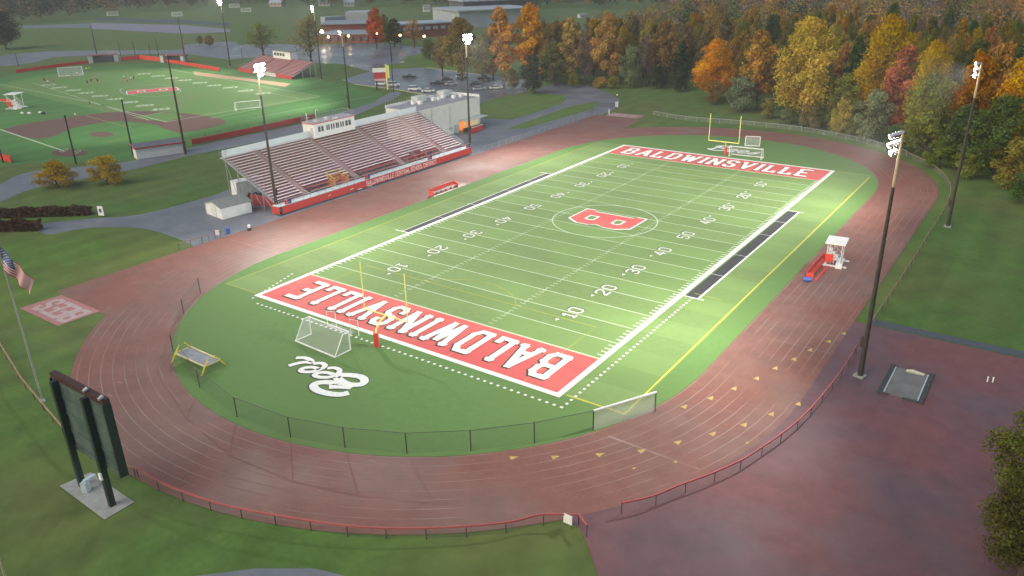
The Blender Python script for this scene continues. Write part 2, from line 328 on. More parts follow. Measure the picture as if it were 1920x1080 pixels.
def sheet(name, poly, z, m):
    mb = MB(); mb.sheet(poly, z); return struct(mb.build(name, m))
def px(P): return [G(*p) for p in P]
def mow(m, amp):
    nt = m.node_tree; L = nt.links.new; b = nt.nodes['Principled BSDF']; src = b.inputs['Base Color'].links[0].from_socket
    g = _n(nt, 'ShaderNodeNewGeometry'); wv = _n(nt, 'ShaderNodeTexWave', Scale=.055, Distortion=1.2, Detail=2); wv.inputs['Detail Scale'].default_value = .4; L(g.outputs['Position'], wv.inputs['Vector'])
    r = _n(nt, 'ShaderNodeMapRange'); r.inputs[3].default_value = 1-amp; r.inputs[4].default_value = 1+amp; L(wv.outputs['Fac'], r.inputs[0])
    h = _n(nt, 'ShaderNodeHueSaturation'); L(src, h.inputs['Color']); L(r.outputs[0], h.inputs['Value']); L(h.outputs[0], b.inputs['Base Color'])
mow(m_grass, .07); mow(m_lawn2, .06)
mb = MB(); mb.face([(-3500,-600,0),(900,-600,0),(900,4200,0),(-3500,4200,0)]); struct(mb.build('ground', m_grass))
# roads, paths and car parks
A_ = [('plaza', [(90,440),(70,422),(170,410),(250,404),(330,386),(400,366),(450,350),(520,352),(560,330),(600,310),(720,250),(905,215),(1035,158),(1130,170),(1150,205),(960,285),(886,310),(520,430),(400,475),(345,452),(265,428),(160,428)], m_path, .012),
 ('parking_lot', [(640,150),(700,132),(745,112),(800,128),(925,143),(1000,152),(985,172),(905,190),(890,205),(860,188),(740,168),(665,158)], m_asph, .012),
 ('school_lot', [(425,112),(440,84),(520,83),(600,84),(690,79),(790,88),(835,92),(780,106),(752,112),(700,135),(640,120),(590,118),(480,108)], m_asph, .016),
 ('road', [(0,105),(110,96),(330,93),(345,84),(430,78),(445,84),(430,110),(330,101),(120,106),(60,118),(0,123)], m_path, .012),
 ('courts', [(170,43),(345,47),(432,55),(432,60),(345,63),(170,54)], mat('court paint', (.20,.19,.24), (.17,.18,.24), .5, .6), .012),
 ('stand_path', [(-60,365),(0,345),(60,322),(240,303),(430,260),(560,233),(680,198),(738,172),(748,180),(690,206),(600,241),(430,277),(350,293),(240,320),(70,352),(0,378),(-60,390)], m_path, .016),
 ('pavement', [(100,1260),(250,1120),(340,1083),(480,1066),(590,1066),(680,1088),(760,1130),(900,1260)], m_path, .012)]
for n, P, m, z in A_: sheet(n, px(catmull(P, 5, True)) if n in ('plaza','road','stand_path') else px(P), z, m)
sheet('grass_island', px([(905,222),(905,205),(1000,172),(1055,179),(1062,186),(1050,196),(960,224)]), .03, m_lawn2)
sheet('grass_island', px([(950,242),(1070,199),(1122,190),(1112,204),(985,241)]), .03, m_lawn2)
sheet('lot_grass', px([(704,126),(760,117),(830,112),(925,139),(860,134),(790,127),(730,130)]), .025, m_lawn2)
sheet('lot_grass', px([(752,107),(815,97),(835,103),(780,109)]), .025, m_lawn2)
sheet('courts', px([(180,34),(330,36),(430,43),(430,50),(345,44),(180,39)]), .014, mat('slate court', (.04,.065,.07), (.05,.075,.08), .5, .7))
sheet('courts', px([(36,48),(168,44),(168,52),(36,53)]), .014, mat('pale court', (.12,.17,.19), None, .5, .6))
sheet('lawn', px([(80,432),(160,430),(265,431),(345,455),(392,474),(300,520),(190,560),(60,600),(-120,640),(-120,500)]), .010, m_lawn2)
# practice stadium surfaces
PT = [(-160,165),(0,146),(65,133),(300,117),(420,127),(570,144),(720,176),(702,192),(590,224),(500,242),(350,277),(262,292),(240,302),(60,306),(-160,330)]
sheet('practice_field', px(PT), .02, m_pturf)
sheet('practice_pitch', px([(-60,170),(90,140),(250,128),(320,128),(600,183),(470,206),(312,229),(275,228),(0,165)]), .028, m_pturf2)
sheet('infield_clay', px(catmull([(5,243),(150,217),(240,209),(330,211),(417,224),(408,236),(345,248),(312,243),(285,233),(215,228),(140,240),(78,260)], 5, True)), .036, m_dirt)
sheet('clay_square', px([(255,222),(300,211),(332,212),(345,219),(312,228)]), .042, m_pturf2)
def ring(cx, cy, rx, ry, n=28): return [(cx+rx*math.cos(2*PI*k/n), cy+ry*math.sin(2*PI*k/n)) for k in range(n)]
sheet('pitcher_mound', px(ring(190,252,22,5)), .036, m_dirt)
sheet('home_plate_clay', px(ring(130,287,34,7)), .036, m_dirt)
sheet('warning_strip', px([(362,134),(400,139),(545,157),(535,163),(470,153),(365,141)]), .036, m_tan)
mb = MB()
for a, b, w in (((0,243),(122,284),.5),((0,158),(170,192),.35),((170,192),(312,229),.35),((312,229),(395,214),.35),((395,214),(600,181),.35),((60,155),(280,226),.25),((300,127),(600,181),.3),((310,210),(250,221),.25),((480,205),(395,222),.3),((430,160),(560,185),.2),((700,180),(470,222),.2)):
    mb.strip([G(*a), G(*b)], w, .05)
for c in range(9):
    for P in ([(87,161),(107,166),(133,171),(157,176),(184,182),(211,188),(240,194),(269,200),(299,207)], [(267,140),(294,144),(319,148),(344,152),(373,157),(399,162),(430,166),(459,172),(492,177)]):
        x, y = G(*P[c]); a = -.107
        mb.cur = 0
        stroke_text(mb, ['10','20','30','40','50','40','30','20','10'][c], (x-1.9, y-1.2, .05), (math.cos(.9), math.sin(.9), 0), (-math.sin(.9), math.cos(.9), 0), 3.0, 4.6, .3)
circ = [G(*q) for q in ring(282,170,57,11,40)]; mb.strip(circ, .25, .05, True)
for cx_, cy_ in ((118,281),(142,284)): mb.strip(px([(cx_-6,cy_+3),(cx_+6,cy_-3),(cx_+10,cy_-1),(cx_-2,cy_+5)]), .25, .05, True)
struct(mb.build('practice_markings', m_faintg))
mb = MB()
for r in ([(250,222),(310,210)],[(160,217),(245,240)],[(560,178),(640,172)],[(0,167),(60,158)]): mb.strip(px(r), .25, .052)
struct(mb.build('practice_yellow_lines', m_yelfaint))
def logo_b(name, cx, cy, ang, w, h, z):
    """block letter B with slab corners; local u reads along, v up"""
    O = [(-.5,-.5),(.30,-.5),(.5,-.30),(.5,-.10),(.40,.0),(.5,.10),(.5,.30),(.30,.5),(-.5,.5),(-.5,.33),(-.40,.33),(-.40,-.33),(-.5,-.33)]
    holes = [[(-.12,.14),(.16,.14),(.22,.18),(.22,.27),(.16,.31),(-.12,.31)], [(-.12,-.31),(.16,-.31),(.22,-.27),(.22,-.18),(.16,-.14),(-.12,-.14)]]
    ca, sa = math.cos(ang), math.sin(ang)
    def T(P, k=1, g=0):
        out = []
        for a, b in P:
            a = a*w+math.copysign(g, a); b = b*h+math.copysign(g, b) if abs(b) > .001 else 0
            out.append((cx+a*ca-b*sa, cy+a*sa+b*ca))
        return out
    def hole(P, g):
        mx = sum(p[0] for p in P)/6; my = sum(p[1] for p in P)/6
        Q = [((p[0]-mx)*w, (p[1]-my)*h) for p in P]; Q = [(a-math.copysign(g, a), b-math.copysign(g, b)) for a, b in Q]
        return [(cx+(mx*w+a)*ca-(my*h+b)*sa, cy+(mx*w+a)*sa+(my*h+b)*ca) for a, b in Q]
    s = w/9
    m = MB(); m.sheet(T(O, g=.42*s), z); m.cur = 1; m.sheet(T(O, g=.08*s), z+.006); m.cur = 2; m.sheet(T(O), z+.012)
    for q in holes:
        m.cur = 1; m.sheet(hole(q, -.08*s), z+.018); m.cur = 0; m.sheet(hole(q, .0), z+.024); m.cur = 3; m.sheet(hole(q, .38*s), z+.03)
    return struct(m.build(name, [m_white, m_shadow, m_red, m_turf]))
gx, gy = G(286,170); logo_b('practice_logo', gx, gy, math.atan2(1,.55)-PI/2+PI, 10, 17, .06)
# ------------------------------------------------------------------ running track
RI, RO, YC = 35.6, 46.3, 42.2
def oval(r, n=40):
    P = []
    for k in range(n+1): a = PI+PI*k/n; P.append((r*math.cos(a), -YC+r*math.sin(a)))
    for k in range(n+1): a = PI*k/n; P.append((r*math.cos(a), YC+r*math.sin(a)))
    return P
mb = MB(); o, i = oval(RO), oval(RI-.5); N = len(o); mb.v = [(x,y,.03) for x,y in o]+[(x,y,.03) for x,y in i]
mb.idx(0, [(k, (k+1) % N, N+(k+1) % N, N+k) for k in range(N)])
struct(mb.build('track', m_track))
sheet('track_chute', [(-50.6,-70),(-45,-70.3),(-36.3,-70.6),(-34,-67),(-39,-58),(-40,-40),(-43,0),(-43,42),(-42,60),(-34,72),(-36,86.5),(-50.6,87)], .024, m_track)
mb = MB()
for k in range(1, 9): mb.strip(oval(RI+.25+1.22*k), .07, .036, True)
mb.strip(oval(RI+.15), .07, .036, True)
for a, b in (((257,415),(300,440)),((540,418),(600,428))): pass
for y in (-41.5, -30, 42.2, 20, -2): mb.strip([(RI+.2, y), (RO-.3, y)], .07, .037)
for y in (-42.2, -28): mb.strip([(-RO-3, y), (-RI-.2, y)], .09, .037)
for k in range(8):
    r = RI+.9+1.22*k
    for a0 in (-2.25+.06*k, -1.1-.02*k): mb.strip([(r*math.cos(a0)-.35, -YC+r*math.sin(a0)), (r*math.cos(a0)+.35, -YC+r*math.sin(a0)+.1)], .12, .037)
mb.strip([G(1140,818), G(1310,880)], .22, .037)
mb.strip([G(300,628), G(330,600)], .12, .037)
struct(mb.build('lane_lines', m_faint))
TRI = [(965,858),(1043,857),(1127,852),(1205,845),(1273,829),(1338,813),(1397,796),(1448,776),(1498,757),(1285,762),(1334,746),(1378,728),(1420,709),(1455,690),(1490,673),(1520,656),(1555,640),(1583,625),(1190,878),(1268,866),(1402,830)]
mb = MB()
for k, q in enumerate(TRI):
    x, y = G(*q); a = math.atan2(y+YC, x) if y < -YC else 0
    t = a+PI/2; s_ = .43 if k < 18 else .22
    mb.face([(x+s_*1.0*math.cos(t), y+s_*1.0*math.sin(t), .041), (x-s_*math.cos(t)+s_*.75*math.cos(a), y-s_*math.sin(t)+s_*.75*math.sin(a), .041), (x-s_*math.cos(t)-s_*.75*math.cos(a), y-s_*math.sin(t)-s_*.75*math.sin(a), .041)])
struct(mb.build('exchange_marks', m_tri))
# apron beside the near right bend, with its dark border strip
fx = [(38.6,-72.6),(39.2,-68.5),(40.9,-66.3),(42.2,-63.6),(43.6,-61.0),(44.8,-58.4),(45.8,-55.7),(47.4,-47.3),(47.6,-36.2),(47.6,-19.6)]
sheet('apron', [(38.6,-73.2),(37.2,-72.0),(35.4,-71.5)]+[(45.6*math.cos(a), -YC+45.6*math.sin(a)) for a in [math.radians(-38+38*k/12) for k in range(13)]]+[(45.6,-19.6),(90,-19.6),(120,-19.6),(120,-140),(48,-140),(45,-90),(41.2,-76)], .020, m_apron)
sheet('apron_border', [(47.8,-19.4),(120,-19.4),(120,-17.6),(47.8,-17.6)], .022, mat('border asphalt', (.055,.07,.085), (.075,.09,.10), 2, .7))
for n, P, u in (('pad_near', [(-48.9,-75.9),(-38.6,-75.9),(-38.4,-70.3),(-48.6,-70.3)], -1), ('pad_far', [(-48,87.3),(-37.6,87.3),(-37.6,93),(-48,93)], 1)):
    sheet(n, P, .035, mat('bees pad', (.36,.16,.15), (.30,.145,.14), 1.2, .7))
    m = MB(); cy = (P[0][1]+P[2][1])/2
    stroke_text(m, 'BEES', (-43.3-u*4.0, cy-u*1.7, .045), (u,0,0), (0,u,0), 3.4, 8.0, .2, serif=True); struct(m.build('pad_lettering', mat('pad paint', (.40,.33,.33), (.34,.26,.25), 1.5, .8)))
# ------------------------------------------------------------------ infield and field markings
sheet('infield_turf', oval(RI), .044, m_dzone)
W, Lh, GLn = 24.384, 54.864, 45.72
sheet('playing_turf', [(-32.4,-55),(32.6,-55),(32.6,55.5),(-32.4,55.5)], .050, m_turf)
for s in (-1, 1): sheet('end_zone', [(-W, s*Lh), (-W, s*GLn), (W, s*GLn), (W, s*Lh)][::-s], .056, m_red)
mb = MB(); Z = .062
bw = .7
for s in (-1, 1):
    mb.strip([(s*(W+bw/2), -Lh-bw), (s*(W+bw/2), Lh+bw)], bw, Z)
    mb.strip([(-W, s*(Lh+bw/2)), (W, s*(Lh+bw/2))], bw, Z)
    for k in range(1, 100):
        y = -GLn+.9144*k
        if k % 5: mb.strip([(s*W, y), (s*(W-.75), y)], .16, Z)
    y0, y1 = (-23.4, 22.2)
    mb.strip([(27.2 if s > 0 else -26.5, y0-.2), (27.2 if s > 0 else -26.5, y1+.2)], .28 if s > 0 else .15, Z)
    for y in (y0-.15, y1+.15): mb.strip([(s*(W+bw), y), (s*28.0, y)], .2, Z+.001)
    for y in (-4.5, -14, 7, 15): mb.strip([(s*(W+bw), y), (s*27.1, y)], .1, Z+.004)
for k in range(55): mb.box((26.3-.9*k, -57.1, Z), (.32,.3,.004))
for k in range(37): mb.box((26.4, -57.1+.9*(k+1), Z), (.3,.32,.004))
for k in range(1, 12): mb.box((-24.2-.25*k, -57.1+.9*k, Z), (.3,.32,.004))
struct(mb.build('field_border', m_white))
mb = MB()
for k in range(-10, 11):
    mb.strip([(-W, k*4.572), (W, k*4.572)], .17 if abs(k) < 10 else .3, Z-.003)
for s in (-1, 1):
    for k in range(1, 100):
        y = -GLn+.9144*k
        if k % 5: mb.strip([(s*8.13-.4, y), (s*8.13+.4, y)], .13, Z-.003)
    for k in range(-9, 10): mb.strip([(s*8.13, k*4.572-.6), (s*8.13, k*4.572+.6)], .14, Z-.0025)
mb.strip([(9.2*math.cos(2*PI*k/64), 9.2*math.sin(2*PI*k/64)) for k in range(64)], .22, Z-.001, True)
struct(mb.build('yard_lines', m_faintg))
mb = MB()
for x_, w_ in ((26.2, 1.7), (-25.75, 1.3)): mb.strip([(x_, -23.4), (x_, 22.2)], w_, Z-.001)
struct(mb.build('team_areas', m_black))
mb = MB()
mb.strip([(32.3,-54.6),(32.3,53.5)], .2, Z+.002); mb.strip([(25.5,-54.7),(32.4,-54.7)], .22, Z+.002); struct(mb.build('touchline', m_yel))
mb = MB()
mb.strip([(-32.1,-54.9),(-32.1,54)], .18, Z+.002); mb.strip([(-32,-54.9),(-25.5,-54.9)], .18, Z+.002); mb.strip([(25.5,55.1),(32.2,55.1)], .18, Z+.002)
mb.strip([(26,-22),(30,-22.3)], .15, Z+.002)
for s in (-1, 1):
    mb.strip([(20, s*45.6), (20, s*38.6), (-20, s*38.6), (-20, s*45.6)], .15, Z+.002)
    mb.strip([(9.15*math.cos(a), s*(-43.5+9.15*math.sin(a))) for a in [PI*.18+PI*.64*k/20 for k in range(21)]], .13, Z+.002)
struct(mb.build('penalty_lines', m_yelfaint))
mb = MB()
for s in (-1, 1):
    for x in (20, 9.2, -9.2, -20): mb.strip([(x, s*54.8), (x, s*46)], .13, Z)
struct(mb.build('end_zone_lines', m_rust))
# lettering
ez_d, ez_w, num_d, num_w = MB(), MB(), MB(), MB()
for s in (-1, 1):
    yb = s*(GLn+1.75)
    for mbx, g, z in ((ez_d, .09, .066), (ez_w, 0, .092)):
        o = (s*(-21.4), yb, z)
        if g: o = (o[0]-.10, o[1]-.12, z)
        stroke_text(mbx, 'BALDWINSVILLE', o, (s,0,0), (0,s,0), 5.5, 42.4, .155, .60, True, g)
for s in (1, -1):
    for k, t in zip(range(-4, 5), ['10','20','30','40','50','40','30','20','10']):
        yc = k*9.144
        for mbx, g, z in ((num_d, .09, .066), (num_w, 0, .078)):
            o = Vector((s*16.2, yc, z))
            if g: o += Vector((-.08, .10, 0))
            for c, dx in ((t[0], -1.65 if t[0] != '1' else -1.2), (t[1], .35)):
                stroke_text(mbx, c, o+Vector((0, s*dx, 0)), (0,s,0), (-s,0,0), 1.85, GL[c][0]*1.75 if c != '1' else .7, .16, .3, False, g)
            if k:
                d = -1 if k < 0 else 1; a = o+Vector((-s*1.55, d*2.5, 0))
                mbx.face([a+Vector((-.32-g,0,0)), a+Vector((.32+g,0,0)), a+Vector((0,d*(.75+g),0))])
struct(ez_d.build('end_zone_outline', m_shadow)); struct(ez_w.build('end_zone_lettering', m_white))
struct(num_d.build('yard_number_outline', m_shadow)); struct(num_w.build('yard_numbers', mat('number paint', (.60,.63,.56), (.48,.53,.43), 2, .8)))
logo_b('midfield_logo', 0, .4, -PI/2, 7.6, 11.6, .068)
def bees_script(cx, cy, s, scale):
    w_, d_ = MB(), MB()
    L_ = [[(-5.3,2.6),(-5.6,.5),(-5.9,-2.3)], [(-6.6,1.4),(-5.8,2.9),(-4.2,3.2),(-3.2,2.4),(-3.7,1.0),(-5.1,.35)], [(-5.1,.35),(-3.2,.1),(-2.5,-1.0),(-3.2,-2.3),(-5.2,-2.6),(-6.9,-1.6)],
          [(-2.2,-1.0),(-.9,-.9),(-.2,-.1),(-.8,.7),(-1.8,.2),(-2.0,-1.2),(-1.2,-2.2),(.2,-1.9)], [(.6,-1.0),(1.9,-.9),(2.6,-.1),(2.0,.7),(1.0,.2),(.8,-1.2),(1.6,-2.2),(3.0,-1.9)],
          [(3.1,-1.9),(4.3,-.6),(4.9,.8),(5.2,-.6),(5.0,-1.8),(4.0,-2.3),(3.4,-1.7)]]
    k = 0
    for pl in L_:
        c = catmull(pl, 7); c = [(cx+s*scale*(x+.18*y+.4), cy+s*scale*y*1.02) for x, y in c]; k += 1
        w_.strip(c, .82*scale, .072+.0015*k); d_.strip([(x-.05, y-.06) for x, y in c], 1.12*scale, .054+.0015*k)
    struct(d_.build('script_outline', m_shadow)); struct(w_.build('script_lettering', m_white))
bees_script(.5, 63.5, 1, .95)
SC = [[(600,770),(645,748),(760,745),(880,765),(922,805),(890,845),(800,855),(720,842),(650,805),(606,772)], [(650,805),(715,850),(775,888)], [(770,888),(640,880),(525,882)], [(525,880),(610,862),(605,838),(480,825),(385,838),(348,870),(390,915),(500,950),(640,965),(745,945)],
 [(505,668),(590,665),(642,692),(620,730),(530,768),(410,768),(360,745),(400,722),(490,716),(575,738)], [(345,616),(440,612),(478,640),(440,672),(330,708),(232,708),(204,688),(250,664),(340,658),(415,680)], [(150,552),(250,552),(318,578),(325,604),(255,600),(150,618),(70,642)]]
w_, d_ = MB(), MB()
for k, pl in enumerate(SC):
    c = catmull([G(530+a/6, 580+b/6) for a, b in pl], 7); wd = (.95, .8, .7, .95, .62, .62, .66)[k]
    w_.strip(c, wd, .074+.0015*k); d_.strip([(x-.04, y-.05) for x, y in c], wd+.26, .055+.0015*k)
struct(d_.build('script_outline', m_shadow)); struct(w_.build('script_lettering', m_white))
# ================================================================== THINGS
p_dark = mat('dark bronze steel', (.045,.04,.038), (.065,.055,.05), 2, .5, metal=.3, obj=True)
p_glare = mat('steel with painted lamp glare', (.40,.33,.22), (.34,.28,.19), 2, .5, obj=True)  # dark pole steel lit by the lamps, the glare put into the colour
p_steel = mat('galvanised steel', (.42,.44,.46), (.34,.36,.38), 3, .45, metal=.5, obj=True)
p_white = mat('white paint', (.74,.75,.73), (.66,.67,.66), 1.5, .5, obj=True)
p_cream = mat('cream wall paint', (.66,.66,.60), (.60,.61,.55), .6, .7, obj=True)
p_red = mat('red paint', (.52,.045,.04), (.45,.05,.045), 1.5, .5, obj=True)
p_redpad = mat('red vinyl', (.62,.05,.035), (.55,.06,.045), 1.5, .5, obj=True)
p_blue = mat('blue plastic', (.06,.12,.42), (.05,.10,.34), 3, .5, obj=True)
p_navy = mat('navy cloth', (.03,.05,.20), None, 3, .8, obj=True)
p_yel = mat('yellow powder coat', (.72,.55,.05), (.66,.48,.05), 2, .45, obj=True)
p_yel2 = mat('pale yellow paint', (.80,.76,.22), (.74,.70,.22), 2, .45, obj=True)
p_grey = mat('grey roofing', (.22,.24,.23), (.17,.19,.18), 2.2, .8, obj=True)
p_lgrey = mat('pale grey deck', (.46,.52,.54), (.40,.46,.48), 1.2, .5, obj=True)
p_conc = mat('concrete', (.30,.31,.29), (.24,.25,.23), 1.4, .9, obj=True, bump=.1)
p_glass = mat('dark window glass', (.06,.075,.085), (.10,.12,.12), .4, .12, obj=True, spec=.6)
p_black = mat('black rubber', (.02,.02,.022), None, 4, .8, obj=True)
p_dgreen = mat('dark green enamel', (.012,.028,.024), (.02,.035,.03), 2, .45, obj=True)
p_board = mat('weathered board back', (.055,.085,.08), (.085,.12,.11), .7, .6, obj=True, c3=(.04,.07,.065), s3=.5)
p_wood = mat('brown timber', (.17,.10,.05), (.12,.07,.035), 3, .85, obj=True)
p_brick = mat('red brick wall', (.30,.10,.07), (.24,.09,.065), 2, .85, obj=True)
p_fence = mat('fence post steel', (.05,.05,.05), (.07,.065,.06), 3, .6, obj=True)
p_rail = mat('faded red rail pad', (.38,.085,.08), (.30,.08,.075), 1.2, .6, obj=True)
p_railb = mat('brown rail', (.22,.13,.07), (.30,.20,.12), .8, .8, obj=True)
p_seat = mat('seat plank pale', (.80,.70,.72), (.74,.63,.66), 1, .4, obj=True)
p_tread = mat('maroon riser', (.27,.075,.082), (.22,.068,.075), 1, .6, obj=True)
p_aisle = mat('aisle tread', (.42,.27,.27), (.36,.24,.24), 2, .7, obj=True)
n_black = net_mat('chain link', (.06,.06,.06), .16, .012)
n_grey = net_mat('galvanised chain link', (.30,.32,.32), .16, .014)
n_white = net_mat('white goal net', (.52,.56,.56), .14, .018)
n_whiteb = net_mat('white barrier net', (.70,.72,.66), .12, .038)
e_lamp = mat('lit floodlight lens', (.9,.9,.9), None, 1, .3, emit=((1,.95,.86), 60))
e_warm = mat('lit warm lamp globe', (.9,.7,.4), None, 1, .3, emit=((1,.62,.22), 16))
e_white = mat('lit wall lamp', (.9,.9,.9), None, 1, .3, emit=((1,.88,.66), 26))
# ---------------------------------------------------------------- floodlight poles
def flood_pole(x, y, H, aim, label, rows=(4,4,2), lit=True, group='floodlight poles around the main field', r0=.33):
    t = thing('floodlight_pole', label, 'floodlight pole', (x, y), math.atan2(aim[1]-y, aim[0]-x), group)
    m = MB(); m.tube([(0,0,0),(0,0,.5),(0,0,H*.2),(0,0,H*.7),(0,0,H)], [r0,r0*.95,r0*.8,r0*.55,r0*.38], 10, smooth(m)); m.build('pole', p_dark, t)
    if lit and H > 20: m = MB(); m.tube([(0,0,H*.80),(0,0,H+.02)], r0*.52, 10, r0*.41); m.build('pole_top_glare', p_glare, t)  # sleeve over the upper pole, lamp glare painted on as tan
    m = MB(); m.box((0,0,.09), (1.1,1.1,.18)); m.build('base_plate', p_conc, t)
    m = MB(); m.box((.33,0,4.1), (.35,.5,1.1)); m.build('control_box', p_dark, t)
    for i, n in enumerate(rows):
        z = H-.25-i*.85; half = .33*n+.05
        m = MB(); m.beam((.22,-half,z), (.22,half,z), .12, .12); m.beam((0,0,z), (.22,0,z), .12, .12); m.build('crossarm', p_dark, t)
        for k in range(n):
            yy = (k-(n-1)/2)*.68
            m = MB(); m.tube([(.30,yy,z+.18),(.44,yy,z+.10),(.62,yy,z-.02)], [.10,.24,.31], 10); m.beam((.22,yy,z),(.36,yy,z+.15), .06, .06); h = m.build('floodlight', p_steel, t)
            d = Vector((.36,0,-.25)).normalized(); c = Vector((.63,yy,-.027+z)); a = Vector((0,1,0)); b = d.cross(a)
            m = MB(); m.tube([c-d*.02, c+d*.07, c+d*.13], [.30,.27,.14], 10); m.build('lens', e_lamp if lit else p_glass, h)
    return t
def smooth(m): m.smooth = False; return None
LAMPS = []
def flood(x, y, H, aims, power, size=1.5, spread=112, col=(1,.95,.86)):
    for ax, ay in aims:
        l = bpy.data.lights.new('floodlight_beam', 'SPOT'); l.energy = power; l.spot_size = math.radians(spread); l.spot_blend = .85; l.shadow_soft_size = .5; l.color = col
        o = bpy.data.objects.new('floodlight_beam', l); COL.objects.link(o)
        d = (Vector((ax, ay, 0))-Vector((x, y, H))).normalized(); o.location = Vector((x, y, H-.8))+d*1.1
        o.rotation_euler = d.to_track_quat('-Z', 'Y').to_euler(); LAMPS.append(o)
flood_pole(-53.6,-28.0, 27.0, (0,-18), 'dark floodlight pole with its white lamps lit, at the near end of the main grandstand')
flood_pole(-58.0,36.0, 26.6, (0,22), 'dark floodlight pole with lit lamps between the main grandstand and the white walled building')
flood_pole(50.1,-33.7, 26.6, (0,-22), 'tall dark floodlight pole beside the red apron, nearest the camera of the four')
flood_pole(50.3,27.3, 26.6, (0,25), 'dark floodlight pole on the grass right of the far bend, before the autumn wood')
# ---------------------------------------------------------------- main grandstand
NR = 19; XF, XB, ZF, ZB = -53.6, -67.6, 1.75, 8.6; YA, YB = -28.0, 27.6
AIS = [-20.7, -7.0, 6.8, 20.6]; AW = 1.5
t = thing('grandstand', 'long white and maroon bleacher stand with red lettered front beside the track', 'grandstand', (-60, 0))
ox, oy = -60, 0
def L3(x, y, z): return (x-ox, y-oy, z)
dx, dz = (XB-XF)/NR, (ZB-ZF)/NR
secs = [YA]+[v for a in AIS for v in (a-AW/2, a+AW/2)]+[YB]
for b in range(5):
    y0, y1 = secs[2*b], secs[2*b+1]
    seat, ris = MB(), MB()
    for r in range(NR):
        x = XF+dx*(r+.5); z = ZF+dz*(r+1)
        if r < 2 and b in (1, 2, 3): continue
        if r >= NR-1 and b == 2: continue
        ya, yb = y0, y1
        if b in (1, 3) and r < 4:
            if b == 1: spans = [(y0, -13.2), (-9.6, y1)] if r < 3 else [(y0, y1)]
            else: spans = [(y0, 11.0), (14.6, y1)] if r < 3 else [(y0, y1)]
        else: spans = [(y0, y1)]
        for ya, yb in spans:
            seat.box(L3(x+dx*.18, (ya+yb)/2, z+.26), (.40, yb-ya, .06))
            ris.box(L3(x+dx*.5, (ya+yb)/2, z-.02), (abs(dx)*.98, yb-ya, .04)); ris.box(L3(XF+dx*r+.0, (ya+yb)/2, z-dz/2-.03), (.03, yb-ya, dz*.9))
    s_ = seat.build('seat_bank', p_seat, t); ris.build('step_bank', p_tread, s_)
for a in AIS:
    m = MB()
    for r in range(NR*2):
        x = XF+dx*(r+.5)/2; z = ZF+dz*(r+1)/2
        m.box(L3(x, a, z+.05), (abs(dx)*.52, AW, .10))
    m.build('aisle', p_aisle, t)
m = MB()   # red rails of the two accessible bays
for b, (y0, y1) in ((1,(-19.6,-8.0)), (2,(-6,5.9)), (3,(7.8,19.6))):
    m.beam(L3(XF-1.0, y0+.3, ZF+.95), L3(XF-1.0, y1-.3, ZF+.95), .35, .12); m.beam(L3(XF-.2, y0+.3, ZF+.45), L3(XF-.2, y1-.3, ZF+.45), .3, .10)
m.build('low_rail', mat('red bay bench', (.42,.10,.09), None, 1, .6, obj=True), t)
m = MB(); m.box(L3(XF+.9, (YA+YB)/2-.1, ZF-.06), (2.0, YB-YA+1.6, .12)); m.build('walkway', p_lgrey, t)
m = MB(); m.box(L3(XF+1.95, -13.5, .95), (.10, 29.6-.0, 1.35)); m.box(L3(XF+1.95, 14.9, .95), (.10, 27.0, 1.35)); m.box(L3(XF+.9, YA-.95, .95), (2.1, .10, 1.35)); fas = m.build('front_panel', p_red, t)
for wd_, y_, w_ in (('BALDWINSVILLE', -6.6, 8.1), ('CENTRAL', 2.0, 4.4), ('SCHOOL', 6.9, 3.7), ('DISTRICT', 11.1, 4.3)):
    m = MB(); stroke_text(m, wd_, L3(XF+2.03, y_, .52), (0,1,0), (0,0,1), .86, w_, .20, .34); m.build('front_lettering', mat('banner lettering', (.74,.52,.48), None, 2, .6, obj=True), fas)
m = MB()
for y in [YA-.9+1.9*k for k in range(31)]:
    if y < YB+.6: m.tube([L3(XF+1.9, y, 1.6), L3(XF+1.9, y, 2.75)], .03, 5)
for z in (2.15, 2.75): m.tube([L3(XF+1.9, YA-.9, z), L3(XF+1.9, YB+.5, z)], .035, 5)
m.build('front_railing', p_steel, t)
for y in (YA+1.0, -6.9+.5, 13.2, YB-.5):
    m = MB(); m.box(L3(XF+1.75, y, 2.2), (.06, .75, .85)); a = m.build('red_banner', p_red, t)
    m = MB(); m.box(L3(XF+1.75, y+.78, 2.2), (.06, .7, .85)); m.build('navy_banner', p_navy, t)
m = MB()   # back and end walls, framing
m.box(L3(XB-.1, (YA+YB)/2, ZB+.75), (.12, YB-YA, 1.5)); m.build('back_wall', mat('pale wall panel', (.62,.70,.70), (.56,.64,.65), 1, .5, obj=True), t)
m = MB(); m.box(L3(XB-.65, (YA+YB)/2, ZB-.05), (1.0, YB-YA, .12)); m.box(L3(XB-1.15, -18.5, ZB+.55), (.08, 17, 1.1)); m.box(L3(XB-1.15, 16.5, ZB+.55), (.08, 21, 1.1)); m.build('rear_walkway', p_lgrey, t)
